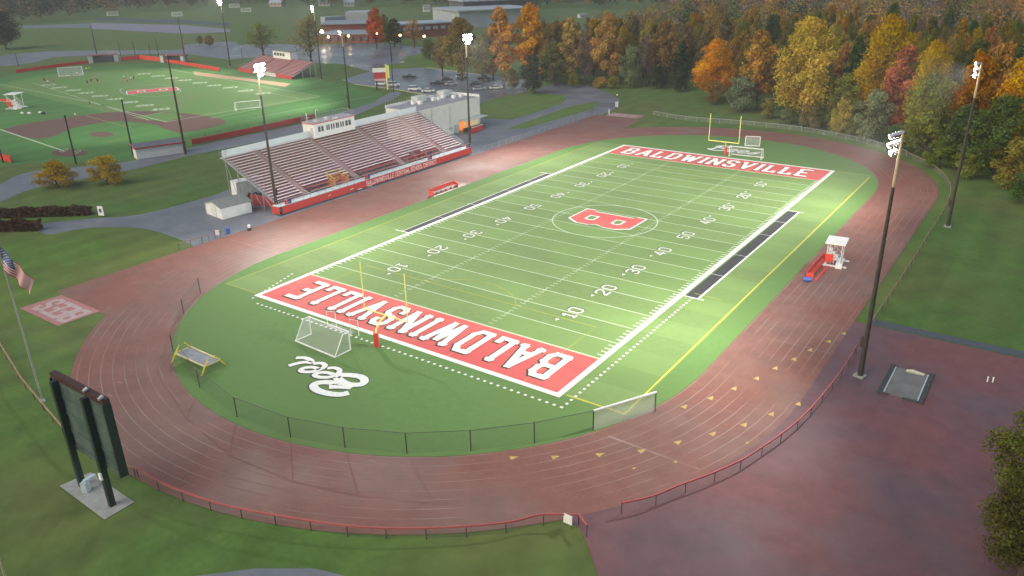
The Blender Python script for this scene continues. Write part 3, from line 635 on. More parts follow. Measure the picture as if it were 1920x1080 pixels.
for s, y in ((0, YA-.15), (1, YB+.15)):
    m = MB(); m.beam(L3(XF+.3, y, ZF+.15), L3(XB, y, ZB+.15), .12, .4); m.build('stringer', p_steel, t); m = MB()
    for z in (.75, 1.15): m.tube([L3(XF+.3, y, ZF+z), L3(XB, y, ZB+z), L3(XB-1.1, y, ZB+z)], .035, 5)
    for k in range(12): q = k/11; m.tube([L3(XF+(XB-XF)*q, y, ZF+(ZB-ZF)*q), L3(XF+(XB-XF)*q, y, ZF+(ZB-ZF)*q+1.15)], .03, 5)
    m.build('side_railing', p_steel, t)
    for k in range(1, 5):
        m = MB(); q = k/4.2; xx = XF+(XB-XF)*q; zz = ZF+(ZB-ZF)*q
        m.tube([L3(xx, y, 0), L3(xx, y, zz)], .09, 6); m.tube([L3(xx, y, zz-.3), L3(xx+2.9, y, .2)], .05, 5); m.build('support_leg', p_steel, t)
for yy in [YA+5.5*k for k in range(1, 11)]:
    for q in (.3, .65, 1): m = MB(); m.tube([L3(XF+(XB-XF)*q, yy, 0), L3(XF+(XB-XF)*q, yy, ZF+(ZB-ZF)*q-.3)], .09, 5); m.build('support_leg', p_steel, t)
for y0, y1, mm in ((-13.2,-9.6, mat('ochre stair lining', (.50,.30,.10), (.42,.16,.08), .8, .7, obj=True)), (11.0,14.6, mat('maroon stair lining', (.26,.10,.09), (.2,.09,.085), .8, .7, obj=True))):
    m = MB(); x1 = XF+3.1*dx
    for y in (y0, y1): m.hexa([L3(*p) for p in ((XF,y-.06,1.0),(XF,y+.06,1.0),(x1,y+.06,1.0),(x1,y-.06,1.0),(XF,y-.06,ZF+.7),(XF,y+.06,ZF+.7),(x1,y+.06,ZF+3*dz+.5),(x1,y-.06,ZF+3*dz+.5))])
    m.box(L3(x1, (y0+y1)/2, ZF+.75), (.1, y1-y0-.2, 1.7))
    m.box(L3((XF+x1)/2, (y0+y1)/2, 1.05), (abs(XF-x1)-.1, y1-y0-.2, .08))
    o = m.build('stair_entry', mm, t)
    m = MB()
    for y in (y0, y1): m.tube([L3(XF,y,ZF+1.35), L3(x1,y,ZF+3*dz+1.3), ], .05, 5)
    m.tube([L3(x1,y0,ZF+3*dz+1.3), L3(x1,y1,ZF+3*dz+1.3)], .05, 5)
    for q in (0,.5,1):
        for y in (y0,y1): m.tube([L3(XF+(x1-XF)*q,y,ZF+.9), L3(XF+(x1-XF)*q,y,ZF+1.35+q*3*dz)], .04, 5)
    m.build('stair_rail', p_yel if y0 < 0 else p_steel, o)
# press box on top of the stand
t = thing('press_box', 'white press box with grouped windows and a railed roof on top of the grandstand', 'press box', (-67.8, -.5, 8.62))
m = MB(); m.box((0,0,1.55), (3.6,11.6,3.1)); m.build('wall', p_white, t)
m = MB(); m.box((0,0,3.15), (3.9,11.9,.10)); m.build('roof', mat('press box roof', (.40,.40,.42), (.33,.33,.36), 1.5, .8, obj=True), t)
m = MB(); m.beam((1.93,-5.95,3.02),(1.93,5.95,3.02), .06, .16); m.beam((-1.9,-5.98,3.02),(1.9,-5.98,3.02), .06, .16); m.build('fascia', p_red, t)
for y0, n, w in ((-4.7,2,.78), (-2.35,4,.50), (.35,4,.50), (3.1,2,.85)):
    for k in range(n):
        y = y0+k*(w+.10 if n == 2 else w+.02+(.12 if k >= 2 else 0))
        m = MB(); m.box((1.82, y+w/2-.2, 1.75), (.06, w-.04, 1.25)); f = m.build('window', p_white, t)
        m = MB(); m.box((1.855, y+w/2-.2, 1.75), (.04, w-.14, 1.12)); m.build('pane', p_glass, f)
m = MB(); m.box((.9,-5.82,1.1), (.8,.06,2.0)); m.build('door', mat('door grey', (.5,.52,.5), None, 1, .6, obj=True), t)
m = MB()
for z in (3.75, 4.25): m.tube([(1.85,-5.9,z),(1.85,5.9,z),(-1.85,5.9,z),(-1.85,-5.9,z),(1.85,-5.9,z)], .03, 5)
for k in range(13): y = -5.9+11.8*k/12; m.tube([(1.85,y,3.2),(1.85,y,4.25)], .025, 5); m.tube([(-1.85,y,3.2),(-1.85,y,4.25)], .025, 5)
m.build('roof_railing', p_steel, t)
m = MB(); m.tube([(-.9,-5.2,3.2),(-.9,-5.2,5.0)], .09, 6); m.box((.3,-3.9,3.35), (.7,.5,.3)); m.box((.4,-1.0,3.42), (.9,.7,.42)); m.build('roof_unit', p_cream, t)
m = MB(); m.tube([(-1.2,-2.4,3.2),(-1.2,-2.4,4.8)]+[(-1.2,-2.4+.35-.35*math.cos(a),4.8+.45*math.sin(a)) for a in (.6,1.2,1.8,2.4,3.0)], .05, 6); m.build('vent_pipe', p_white, t)
for k in range(3):
    m = MB(); m.tube([(1.9,-.5+k*.5,3.25),(2.1,-.5+k*.5,3.45)], .12, 8, .2); m.build('loudspeaker', p_white, t)
# white walled service building beyond the stand
t = thing('service_building', 'white walled flat roofed building with roof railing and orange lit doorways beyond the grandstand', 'building', (-76.3, 44.4))
HB = 7.9
m = MB(); m.box((0,0,HB/2), (10.6,26.2,HB)); m.build('wall', p_cream, t)
m = MB(); m.box((0,0,HB+.04), (10.0,25.6,.08)); m.build('roof', mat('flat roof membrane', (.30,.30,.32), (.24,.24,.27), .8, .7, obj=True), t)
m = MB()
for x0, y0, x1, y1 in ((-5.3,-13.1,-5.3,13.1), (-5.3,13.0,5.3,13.0)): m.beam((x0,y0,HB+.35), (x1,y1,HB+.35), .25, .7)
m.build('parapet', p_white, t)
m = MB()
for k in range(27): y = -13+26*k/26; m.tube([(-5.3,y,HB+.6),(-5.3,y,HB+1.6)], .045, 5)
for k in range(17): y = -13+26*k/16; m.tube([(5.2,y,HB),(5.2,y,HB+1.2)], .035, 5)
for z in (.6, 1.2): m.tube([(5.2,-13,HB+z),(5.2,13,HB+z)], .03, 5)
m.build('roof_railing', p_steel, t)
for y, s in ((-1.5,(2.4,3.6,1.5)), (9.2,(2.6,3.4,1.5))):
    m = MB(); m.box((-4.0,y,HB+.1+s[2]/2), s); m.build('rooftop_unit', mat('unit grey green', (.50,.55,.51), (.44,.49,.46), 1, .6, obj=True), t)
for y, x in ((-5.5,-2.5),(-4.5,-1),(1.5,-1.5),(2.8,-.8),(6.0,-1.8),(7.2,1),(9.5,1.6)):
    m = MB(); m.box((x,y,HB+.1+.45), (.9,1.0,.9)); m.build('roof_vent', p_white, t)
m = MB(); m.prism([(5.35,3.6),(8.0,3.6),(8.0,12.9),(5.35,12.9)], 2.9, 3.15); m.build('canopy', mat('canopy grey', (.52,.56,.52), (.46,.5,.46), 1, .5, obj=True), t)
for y, w, mm in ((4.6,1.1,'o'),(5.9,.9,'c'),(7.2,1.1,'o'),(9.4,1.5,'c'),(11.2,1.3,'c')):
    e = ((1,.22,.03), .55) if mm == 'o' else ((1,.78,.45), .22)
    m = MB(); m.box((5.36,y,1.35), (.10,w,2.5)); m.build('lit_doorway', mat('lit orange doorway' if mm == 'o' else 'lit amber opening', (.8,.25,.04) if mm == 'o' else (.6,.45,.25), None, 1, .6, emit=e, obj=True), t)
m = MB(); m.box((6.9,8.3,.45), (.5,9.4,.9)); m.build('counter', p_wood, t)
m = MB(); m.box((5.5,-.5,1.6), (.5,2.2,.18)); m.box((5.6,2.0,1.0), (.9,1.0,2.0)); m.build('porch', mat('porch panel', (.45,.50,.46), None, 1, .6, obj=True), t)
t = thing('red_canvas_fence', 'low red canvas fence with pale top rail beside the white walled building', 'fence', G(905,243)); gx, gy = G(905,243); ex, ey = G(878,252)
m = MB(); m.beam((0,0,.7),(ex-gx,ey-gy+0.5,.7), .08, 1.3); m.build('panel', p_red, t); m = MB(); m.beam((0,0,1.45),(ex-gx,ey-gy+.5,1.45), .25, .12); m.build('rail', p_white, t)
# ---------------------------------------------------------------- sheds left of the stand
def gabled_shed(name, label, c, ang, Lx, Wy, h, rise, wall, roof):
    t = thing(name, label, 'shed', c, ang)
    m = MB(); m.box((0,0,h/2), (Lx,Wy,h)); 
    for x in (-Lx/2, Lx/2): m.face([(x,-Wy/2,h),(x,Wy/2,h),(x,0,h+rise)])
    m.build('wall', wall, t)
    m = MB()
    for s in (-1, 1):
        y0 = s*(Wy/2+.3); z0 = h-.3*rise/(Wy/2); a = Lx/2+.3
        m.hexa([(-a,y0,z0),(a,y0,z0),(a,0,h+rise),(-a,0,h+rise),(-a,y0,z0+.12),(a,y0,z0+.12),(a,0,h+rise+.12),(-a,0,h+rise+.12)])
    m.build('roof', roof, t)
    m = MB()
    for x in (-Lx/2-.02, Lx/2+.02):
        for y in (-Wy/2, Wy/2): m.box((x, y, h/2), (.12,.12,h))
    m.build('corner_trim', p_white, t)
    m = MB(); m.box((-Lx/2-.03,0,1.1), (.06,1.8,2.2)); m.build('door', mat('shed door', (.62,.66,.68), None, 1, .6, obj=True), t)
    return t
c1, c2, c3 = np.array(G(418,412)), np.array(G(472,398)), np.array(G(380,403)); a = math.atan2(*(c2-c1)[::-1])
wv = np.linalg.norm(c3-c1); lv = np.linalg.norm(c2-c1); nrm = np.array((-math.sin(a), math.cos(a))); cc = (c1+c2)/2+nrm*wv/2
gabled_shed('shed', 'white clapboard shed with grey shingle roof on the grey path left of the grandstand', cc, a, lv, wv, 2.2, .75, mat('white clapboard', (.70,.73,.72), (.62,.66,.65), 1, .6, obj=True), p_grey)
x, y = G(468,366); t = thing('box_trailer', 'white box trailer tucked under the near end of the grandstand', 'trailer', (x, y), a-.1); t.scale = (1.15,1.15,1.25)
m = MB(); m.box((0,0,1.55), (5.2,2.4,2.3), top=.98); m.build('body', mat('trailer white', (.72,.76,.76), None, 1, .45, obj=True), t)
for s in (-1, 1):
    for xx in (-.5,.5):
        m = MB(); m.tube([(xx,s*1.05,.36),(xx,s*1.25,.36)], .36, 12); m.build('wheel', p_black, t)
m = MB(); m.beam((2.6,0,.5),(3.8,0,.45), .12, .12); m.build('tow_bar', p_dark, t)
t = thing('red_screen', 'red canvas screen standing between the shed and the near end of the grandstand', 'screen', G(497,385))
x0, y0 = G(497,385); p0, p1 = G(471,384), G(521,392)
m = MB(); m.beam((p0[0]-x0,p0[1]-y0,1.15),(p1[0]-x0,p1[1]-y0,1.15), .06, 2.0); m.build('canvas', mat('red canvas', (.48,.07,.065), (.42,.07,.065), .6, .8, obj=True), t)
for q in (0,.5,1):
    m = MB(); m.tube([(p0[0]-x0+(p1[0]-p0[0])*q,p0[1]-y0+(p1[1]-p0[1])*q,0),(p0[0]-x0+(p1[0]-p0[0])*q,p0[1]-y0+(p1[1]-p0[1])*q,2.2)], .05, 6); m.build('post', p_fence, t)
x, y = G(443,358); t = thing('red_bin', 'small red lidded bin behind the white shed', 'bin', (x, y)); m = MB(); m.box((0,0,.6),(1.3,1.3,1.2), top=1.1); m.build('body', p_red, t); m = MB(); m.box((0,0,1.25),(1.5,1.5,.1)); m.build('lid', p_red, t)
# ---------------------------------------------------------------- fences
def fence(name, label, pts, H, net, post=p_fence, rail=None, every=None, rail_r=.06, top=True, rail_h=None, cat='fence', group=None, skip=()):
    P = [Vector((*q, 0)) for q in pts]; o = P[0]; t = thing(name, label, cat, o, 0, group)
    if every:
        Q = [P[0]]; acc = 0
        for a, b in zip(P, P[1:]):
            d = (b-a).length; s = every-acc
            while s <= d: Q.append(a+(b-a)*(s/d)); s += every
            acc = (acc+d) % every
        if (Q[-1]-P[-1]).length > .5: Q.append(P[-1])
    else: Q = P
    for i, q in enumerate(Q):
        m = MB(); q = q-o; m.tube([q, q+Vector((0,0,H+.05))], .045 if H < 2 else .06, 6); m.build('post', post, t)
    if top:
        m = MB()
        if rail_h: 
            for a, b in zip(P, P[1:]): m.beam(a-o+Vector((0,0,H-rail_h/2+.06)), b-o+Vector((0,0,H-rail_h/2+.06)), rail_r*2, rail_h)
        else: m.tube([p-o+Vector((0,0,H)) for p in P], rail_r, 6)
        m.build('top_rail', rail or post, t)
    if net:
        m = MB(); s = 0
        for a, b in zip(P, P[1:]):
            d = (b-a).length; a2, b2 = a-o, b-o; m.face([a2+Vector((0,0,.05)), b2+Vector((0,0,.05)), b2+Vector((0,0,H)), a2+Vector((0,0,H))], [(s,.05),(s+d,.05),(s+d,H),(s,H)]); s += d
        m.build('mesh', net, t)
    return t
OF = px([(260,896),(320,930),(420,965),(545,990),(677,1008),(812,1010),(948,1000),(1015,985),(1085,985)])
OF = catmull([(p[0], p[1]) for p in OF], 5)
fence('rail_fence', 'low chain link fence with faded red padded rail around the near bend of the track', OF, 1.1, n_black, rail=p_rail, every=3.2, rail_r=.065, rail_h=.14)
fence('rail_fence', 'short red railed fence return by the white sign at the apron gateway', [G(1085,985), G(1100,1006)], 1.1, n_black, rail=p_rail, rail_r=.065, rail_h=.14)
RF = catmull(px([(1165,963),(1222,950),(1275,928),(1325,910),(1370,890),(1410,868),(1500,801),(1570,718),(1605,660)]), 4)
fence('rail_fence', 'low fence with faded red rail between the track and the red apron', RF, 1.1, n_grey, rail=p_rail, every=3.2, rail_r=.065, rail_h=.13)
fence('rail_fence', 'low dark fence along the right straight between the track and the mown grass', catmull([(48.4,-21),(48.6,0),(48.6,20),(48.6,36),(47.2,52),(42.5,66),(35,77)], 5), 1.1, n_grey, rail=p_railb, every=3.2)
fence('rail_fence', 'grey chain link fence around the far bend in front of the wood', catmull([(35,77.5),(24,86),(8,92.5),(-8,93.5),(-24,92),(-36,95)], 5), 1.2, n_grey, post=p_steel, rail=p_steel, every=3.2)
fence('rail_fence', 'brown railed fence running away behind the scoreboard at lower left', [(-40.5,-82.5), (-26,-86.0), (-14,-88.2), (-8,-89.2),(-2.2,-89.1),OF[0]], 1.1, n_black, rail=p_railb, every=3.2, rail_r=.10)  # near bend fence carried on, with a plain brown rail
fence('rail_fence', 'short tan topped fence beside the grey path, left of the near bend', [G(337,468), G(392,452)], 1.1, n_grey, rail=p_railb, every=2)
IFc = px([(376,550),(345,590),(325,660),(375,728),(445,782),(545,820),(647,840),(763,851),(883,846),(1002,831),(1112,808)])
fence('infield_fence', 'tall dark chain link fence around the near dee of turf', IFc, 2.3, n_black, rail=p_fence, rail_r=.03)
NB = [G(1112,808), G(1228,772)]
fence('barrier_net', 'white topped net barrier standing at the near right corner of the turf', NB, 2.3, n_whiteb, rail=p_white, rail_r=.12, cat='barrier')
for lab, Pf in (('grey chain link fence along the outer straight beyond the grandstand', [(-51.2,33),(-51.2,88)]),):
    fence('track_fence', lab, Pf, 1.1, n_grey, post=p_steel, rail=p_steel, every=3, rail_r=.035)
x, y = G(1066,986); t = thing('notice_board', 'small white notice board fixed on the near fence by the apron gateway', 'sign', (x, y-.12))
m = MB(); m.box((0,0,.75), (.8,.05,.9)); m.build('board', p_white, t); m = MB(); m.tube([(-.3,.05,0),(-.3,.05,1.2)], .03); m.tube([(.3,.05,0),(.3,.05,1.2)], .03); m.build('post', p_fence, t)
# ---------------------------------------------------------------- goals
def goal(label, loc, rz, w=7.32, h=2.44, d1=.9, d2=2.4, name='soccer_goal', net=None, r=.085, group='soccer goals'):
    """mouth faces +y, body behind"""
    t = thing(name, label, 'goal', loc, rz, group)
    m = MB(); a = w/2
    m.tube([(-a,0,0),(-a,0,h),(a,0,h),(a,0,0)], r, 8); m.build('front_frame', p_white, t)
    m = MB()
    for s in (-a, a): m.tube([(s,0,h),(s,-d1,h),(s,-d2,.06),(s,0,.06)], r*.8, 6)
    m.tube([(-a,-d2,.08),(a,-d2,.08)], r*1.25, 6); m.build('rear_frame', p_white, t)
    m = MB(); sl = math.hypot(d2-d1, h)
    m.face([(-a,-d2,.1),(a,-d2,.1),(a,-d1,h),(-a,-d1,h)], [(0,0),(w,0),(w,sl),(0,sl)]); m.face([(-a,-d1,h-.01),(a,-d1,h-.01),(a,0,h-.01),(-a,0,h-.01)], [(0,sl),(w,sl),(w,sl+d1),(0,sl+d1)])
    for s in (-a, a): m.face([(s,0,.05),(s,-d2,.05),(s,-d1,h),(s,0,h)], [(0,0),(d2,0),(d1,h),(0,h)])
    m.build('net', net or n_white, t)
    return t
x, y = G(606,656)
goal('white soccer goal with grey net on the near dee beside the script lettering', (-5.2,-59.7), -.05)
goal('white soccer goal in front of the far goalposts', (4.9,57.0), PI+.05, d1=.9, d2=2.2)
goal('small white training goal standing on the track side behind the far goalposts', (1.8,71.0), .3, 3.4, 2.1, .3, 1.2, 'small_goal', group='small goals')
goal('white goal nearest the grandstand on the practice field', G(467,206), math.atan2(7.2,3.2)+PI, 7.9, 2.7)
goal('white goal at the far end of the practice field', G(134,141), math.atan2(8.3,5.1), 9.4, 3.4)
t = thing('rebound_frame', 'thin white tube frame with two uprights behind the near soccer goal', 'frame', (-6.6,-56.9), -.05)
m = MB(); m.tube([(-2.2,0,0),(-2.2,0,2.2),(-1.0,.4,2.2),(-1.0,.4,0)], .05); m.tube([(2.2,0,0),(2.2,0,2.2),(3.2,.4,2.2),(3.2,.4,0)], .05); m.tube([(-2.2,0,.1),(2.2,0,.1)], .05); m.tube([(2.2,0,1.2),(3.2,.4,1.2)], .05); m.build('frame', p_white, t)
m = MB(); m.face([(-2.2,0,.1),(2.2,0,.1),(2.2,.7,.25),(-2.2,.7,.25)], [(0,0),(4.4,0),(4.4,.8),(0,.8)]); m.build('net', n_white, t)
def goalpost(label, loc, rz, w=7.11, cb=3.45, top=9.6):
    t = thing('goalpost', label, 'goalpost', loc, rz, 'football goalposts')
    P = [(0,-1.9,0),(0,-1.9,1.6),(0,-1.8,2.2),(0,-1.4,2.7),(0,-.8,3.2),(0,0,3.42)]
    m = MB(); m.tube(P, .13, 10); m.build('gooseneck', p_yel2, t)
    m = MB(); m.tube([(-w/2,0,cb),(w/2,0,cb)], .09, 8); m.build('crossbar', p_yel2, t)
    for s in (-1, 1):
        m = MB(); m.tube([(s*w/2,0,cb-.1),(s*w/2,0,top)], .065, 8); m.build('upright', p_yel2, t)
    m = MB(); m.tube([(0,-1.9,.02),(0,-1.9,1.85)], .33, 12); m.build('pad', p_redpad, t)
    return t
goalpost('yellow goalposts with red padded base over the near end zone', (.5,-55.6), 0)
goalpost('yellow goalposts with red padded base behind the far end zone', (0,55.9), PI)
# ---------------------------------------------------------------- team benches, judges tower and track kit
def team_bench(name, label, loc, rz, L, group='red team benches', sm=None):
    t = thing(name, label, 'bench', loc, rz, group)
    m = MB(); m.box((0,0,.45), (L,.45,.08)); m.box((0,.9,.05),(L,.3,.06)); m.build('seat', sm or mat('bench seat white', (.72,.70,.66), None, 1, .5, obj=True), t)
    m = MB(); m.box((0,-.35,.95), (L,.10,.75)); m.build('backrest', p_redpad, t)
    for s in (-1,1):
        m = MB(); m.box((s*(L/2-.05),.1,.5), (.12,1.0,1.0)); m.build('end_panel', p_redpad, t)
    m = MB()
    for k in range(6): x = -L/2+.3+(L-.6)*k/5; m.box((x,0,.22), (.1,.4,.44))
    m.build('leg', p_redpad, t)
    return t
team_bench('team_bench', 'long red team bench with white seat by the turf edge in front of the grandstand', (-36.6,-.2), PI/2+PI, 8.0)
team_bench('team_bench', 'red team bench on the right straight beside the white judges stand', (37.6,-4.2), PI/2+PI, 9.0, sm=p_redpad)
t = thing('blue_barrel', 'blue plastic barrel lying at the near end of the right team bench', 'barrel', (37.6,-9.4), .3); m = MB(); m.tube([(-.55,0,.32),(-.4,0,.32),(0,0,.32),(.4,0,.32),(.55,0,.32)], [.28,.32,.33,.32,.28], 12); m.build('body', p_blue, t); m = MB(); m.tube([(.55,0,.32),(.60,0,.32)], .25, 12); m.build('lid', p_blue, t)
def judges_stand(label, loc, rz, sc=1):
    t = thing('judges_stand', label, 'judges stand', loc, rz, 'white canopied judges stands')
    m = MB(); 
    for x in (-1.1,1.1): m.beam((x*1.0,-2.0,.2),(x*1.0,2.0,.2), .28, .22)
    for y in (-1.5,1.5): m.beam((-1.9,y,.12),(1.9,y,.12), .22, .2)
    m.build('base_frame', p_white, t)
    for sx in (-1,1):
        for sy in (-1,1): m = MB(); m.tube([(sx*.95,sy*1.4,.2),(sx*1.0,sy*1.45,3.5)], .07, 6); m.build('post', p_white, t)
    m = MB(); m.box((0,0,3.58), (2.8,3.7,.16)); m.build('canopy', p_white, t)
    for k in range(4):
        m = MB(); m.box((.6-.42*k,0,.55+.45*k), (.44,2.6,.09)); m.box((.40-.42*k,0,.33+.45*k), (.06,2.6,.46)); m.build('step_seat', p_white, t)
    for s in (-1,1):
        m = MB(); m.tube([(1.0,s*1.35,1.0),(-.9,s*1.35,2.9)], .05); 
        for k in range(5): m.tube([(.9-.42*k,s*1.35,.3),(.9-.42*k,s*1.35,1.15+.45*k)], .035)
        m.build('side_rail', p_white, t)
    m = MB(); m.box((-.6,-1.62,1.3), (1.1,.08,1.2)); m.build('red_panel', p_redpad, t)
    m = MB(); m.box((.9,-1.9,.35),(.9,.7,.6)); m.build('entry_step', p_white, t)
    if sc != 1: t.scale = (sc,)*3
    return t
judges_stand('white canopied judges stand with stepped seats on the right straight', (38.9,-.2), .1)
judges_stand('white canopied judges stand at the left side of the practice field', (G(32,203)[0], G(32,203)[1]), .6, 1.35)
team_bench('team_bench', 'red bench beside the white judges stand on the practice field', G(0,192), .3, 12)
t = thing('net_cart', 'yellow framed cart with a grey net bed on the near dee of turf', 'cart', (-14.0,-72.0), -.02)
m = MB(); m.tube([(-2.9,-1,.95),(2.9,-1,.95),(2.9,1,.95),(-2.9,1,.95),(-2.9,-1,.95)], .10, 8); m.build('bed_frame', mat('pale yellow frame', (.60,.52,.26), (.52,.48,.25), 1, .5, obj=True), t)
m = MB(); m.face([(-2.85,-.95,.93),(2.85,-.95,.93),(2.85,.95,.93),(-2.85,.95,.93)]); m.box((0,0,.90),(5.7,1.9,.03)); m.build('bed', mat('grey net bed', (.26,.27,.30), (.16,.20,.24), 1.2, .8, obj=True), t)
for sx in (-1,1):
    for sy in (-1,1):
        m = MB(); m.tube([(sx*2.9,sy*1.6,0),(sx*2.9,sy*.95,.95),(sx*2.9,sy*.35,1.75)], .08, 6); m.build('leg', p_yel, t)
# hurdles by the stand
hp = thing('hurdle', 'grey hurdle with white top bar before the grandstand front, first from its near end', 'hurdle', (-51.8,-18), 0, 'hurdles below the grandstand')
m = MB(); m.box((0,0,.98), (.05,1.1,.09)); m.build('bar', p_white, hp)
m = MB()
for s in (-.5,.5): m.tube([(0,s,.98),(0,s,.05),(.65,s,.05)], .022, 5)
m.build('frame', p_steel, hp)
ORDH = ['second','third','fourth','fifth','sixth','seventh','eighth','ninth','tenth','eleventh','twelfth','thirteenth']
for i, (x, y, a_) in enumerate([(-51.6,-16.6,.1),(-51.8,-12.7,-.1),(-51.2,-11.2,.2),(-49.9,-10.2,0),(-49.8,-7.4,.1),(-52.1,-5.0,0),(-51.6,-1.9,.1),(-51.8,4.0,.2),(-51.4,5.6,0),(-51.9,9.2,.1),(-51.5,12.2,-.1),(-51.8,15,0)]):
    dup(hp, 'grey hurdle with white top bar before the grandstand front, %s from its near end' % ORDH[i], (x, y), a_)
# ---------------------------------------------------------------- scoreboard seen from behind
t = thing('scoreboard', 'large dark scoreboard seen from behind on two black posts at lower left', 'scoreboard', (0,-91.8))
for x in (-2.5,2.4):
    m = MB(); m.box((x,0,5.35), (.42,.5,10.7)); m.build('post', p_dgreen, t); 
m = MB(); m.box((.7,.55,7.2), (8.2,.5,6.8)); m.build('board', p_board, t)
m = MB()
for z in (4.3,5.9,7.6,9.2): m.box((.7,.26,z), (8.0,.10,.12))
m.build('back_beam', p_board, t)
for x in (-3.42,4.85): m = MB(); m.box((x,.5,7.2), (.16,.7,6.9)); m.build('edge_frame', p_dgreen, t)
m = MB(); m.box((.7,.55,10.86), (8.4,.55,.5)); m.build('top_panel', mat('maroon panel', (.05,.018,.016), (.038,.016,.015), 1, .6, obj=True), t)
for x in (2.3,4.6):
    m = MB(); m.tube([(x,.1,11.2),(x,.5,11.3)], .12, 8, .2); m.build('loudspeaker', p_steel, t)
m = MB(); m.box((2.4,-.32,3.2), (.4,.14,.6)); m.build('junction_box', p_white, t)
sheet('scoreboard_pad', px([(112,912),(170,886),(252,942),(196,975)]), .05, p_conc)
t = thing('equipment_box', 'pale blue grey utility box on the concrete pad under the scoreboard', 'utility box', (-1.4,-92.0), .5); m = MB(); m.box((0,0,.55),(.5,.6,1.0)); m.build('body', mat('pale blue metal', (.40,.50,.54), None, 2, .5, obj=True), t); m = MB(); m.beam((0,0,1.1),(.5,.9,1.2), .4, .15); m.build('lid', mat('pale blue metal', (.4,.5,.54)), t)
# ---------------------------------------------------------------- flagpole and flag
FX, FY = G(80,752)
t = thing('flagpole', 'thin pale grey flagpole at the left edge', 'flagpole', (FX, FY)); m = MB(); m.tube([(0,0,0),(0,0,6),(0,0,12),(0,0,18.5)], [.12,.10,.085,.06], 8); m.build('pole', p_steel, t)
m = MB(); m.ball((0,0,18.6), .14); m.build('finial', p_yel, t); m = MB(); m.tube([(0,0,0),(0,0,.3)], .3, 10, .16); m.build('collar', p_steel, t)
fl = thing('flag', 'drooping stars and stripes flag on the flagpole at the left edge', 'flag', (FX, FY, 0))
HO, FL_, nu, nv = 2.7, 4.6, 28, 26
def fpt(u, v, off=0):   # u along fly 0..1, v down the hoist 0..1
    dr = (CR[2])
    hx, hy = math.cos(dr), math.sin(dr)                    # to the right of the picture
    s = u*FL_; out = .62*s-.02*s*s; drop = .74*s*(1+.12*u)
    w = .22*math.sin(4.5*u*PI+v*2.2)*(.25+u)+.10*math.sin(9*u+5*v)
    kk = 1-.42*u
    x = hx*(out-.55*v*HO*u*.45)-hy*w+off*(-hy); y = hy*(out-.55*v*HO*u*.45)+hx*w+off*hx
    return Vector((x, y, 17.7-v*HO*kk-drop))
m = MB(); m.smooth = True
for i in range(nu+1):
    for j in range(nv+1): m.v.append(tuple(fpt(i/nu, j/nv)+Vector((.09,0,0))))
for i in range(nu):
    for j in range(nv):
        st = int(j*13/nv); m.cur = 2 if (i/nu < .4 and st < 7) else (0 if st % 2 == 0 else 1)
        a = i*(nv+1)+j; m.idx(0, [(a, a+1, a+nv+2, a+nv+1)])
m.build('cloth', [mat('flag red', (.45,.03,.06), None, 2, .8, obj=True), mat('flag white', (.72,.70,.72), None, 2, .8, obj=True), mat('flag blue', (.04,.10,.26), None, 2, .8, obj=True)], fl)
m = MB()
for r in range(9):
    for c in range(6 if r % 2 == 0 else 5):
        u = (.4/12)*(1+2*c+(r % 2)); v = (7/13/10)*(r+1)
        for sgn in (.03,-.03):
            q = [fpt(u+.013*math.cos(a), v+.020*math.sin(a), sgn)+Vector((.09,0,0)) for a in [2*PI*k/5 for k in range(5)]]; m.face(q)
m.build('star_field', mat('flag white', (.72,.70,.72)), fl)
# ---------------------------------------------------------------- mats, hedges, signs, bins
t = thing('landing_pad', 'dark framed grey mat with a pale roll on the red apron', 'mat', (54.6,-32.8))
m = MB(); m.box((0,0,.06), (3.6,6.6,.08)); m.build('mat', mat('grey mat', (.13,.12,.12), (.17,.18,.18), .5, .8, obj=True), t)
m = MB(); 
for x in (-1.95,1.95): m.box((x,0,.10), (.45,7.3,.16))
m.box((1.0,-3.5,.1),(1.6,.3,.14)); m.box((-1.5,-3.5,.1),(.7,.25,.14)); m.build('frame', mat('dark rubber frame', (.05,.06,.06), None, 1, .8, obj=True), t)
for x in (-1.62,1.62): m = MB(); m.box((x,0,.12), (.12,6.4,.05)); m.build('edge_strip', p_lgrey, t)
m = MB(); m.tube([(-.5,2.7,.22),(.1,2.85,.24),(1.3,2.75,.22)], [.16,.24,.14], 8); m.build('rolled_net', mat('pale net roll', (.55,.56,.42), (.3,.32,.25), 6, .8, obj=True), t)
for i, (u, v) in enumerate(((1851,716),(1861,717))):
    x, y = G(u, v); t = thing('bollard', 'small white marker post on the right of the apron, %s of a pair' % ('left' if i == 0 else 'right'), 'post', (x, y), 0, 'marker posts on the apron'); m = MB(); m.tube([(0,0,0),(0,0,.55)], .07, 8); m.build('post', p_white, t); m = MB(); m.tube([(0,0,.55),(0,0,.62)], .09, 8); m.build('cap', p_white, t)
def leafbox(name, label, p0, p1, w, h, m, cat='hedge', n=2600, seed=1):
    rs = np.random.RandomState(seed); p0, p1 = np.array(p0), np.array(p1); L = np.linalg.norm(p1-p0); t = thing(name, label, cat, (p0+p1)/2, math.atan2(*(p1-p0)[::-1]))
    c = (rs.rand(n,3)-.5)*np.array([L, w, h]); c[:,2] += h/2; k = rs.rand(n)
    face = rs.randint(0,3,n); c[face==0,2] = h*(.9+.1*rs.rand((face==0).sum())); c[face==1,1] = np.sign(c[face==1,1])*w/2*(.85+.2*rs.rand((face==1).sum()))
    c[:,2] += .12*h*np.sin(c[:,0]*1.3)*(c[:,2]>h*.6)
    leaf_mesh('foliage', c, .32, rs, m, t)
    b = MB(); b.box((0,0,h*.42), (L*.98,w*.8,h*.8)); b.build('twigs', mat('hedge twigs', (.06,.045,.03), None, 3, .9, obj=True), t)
    return t
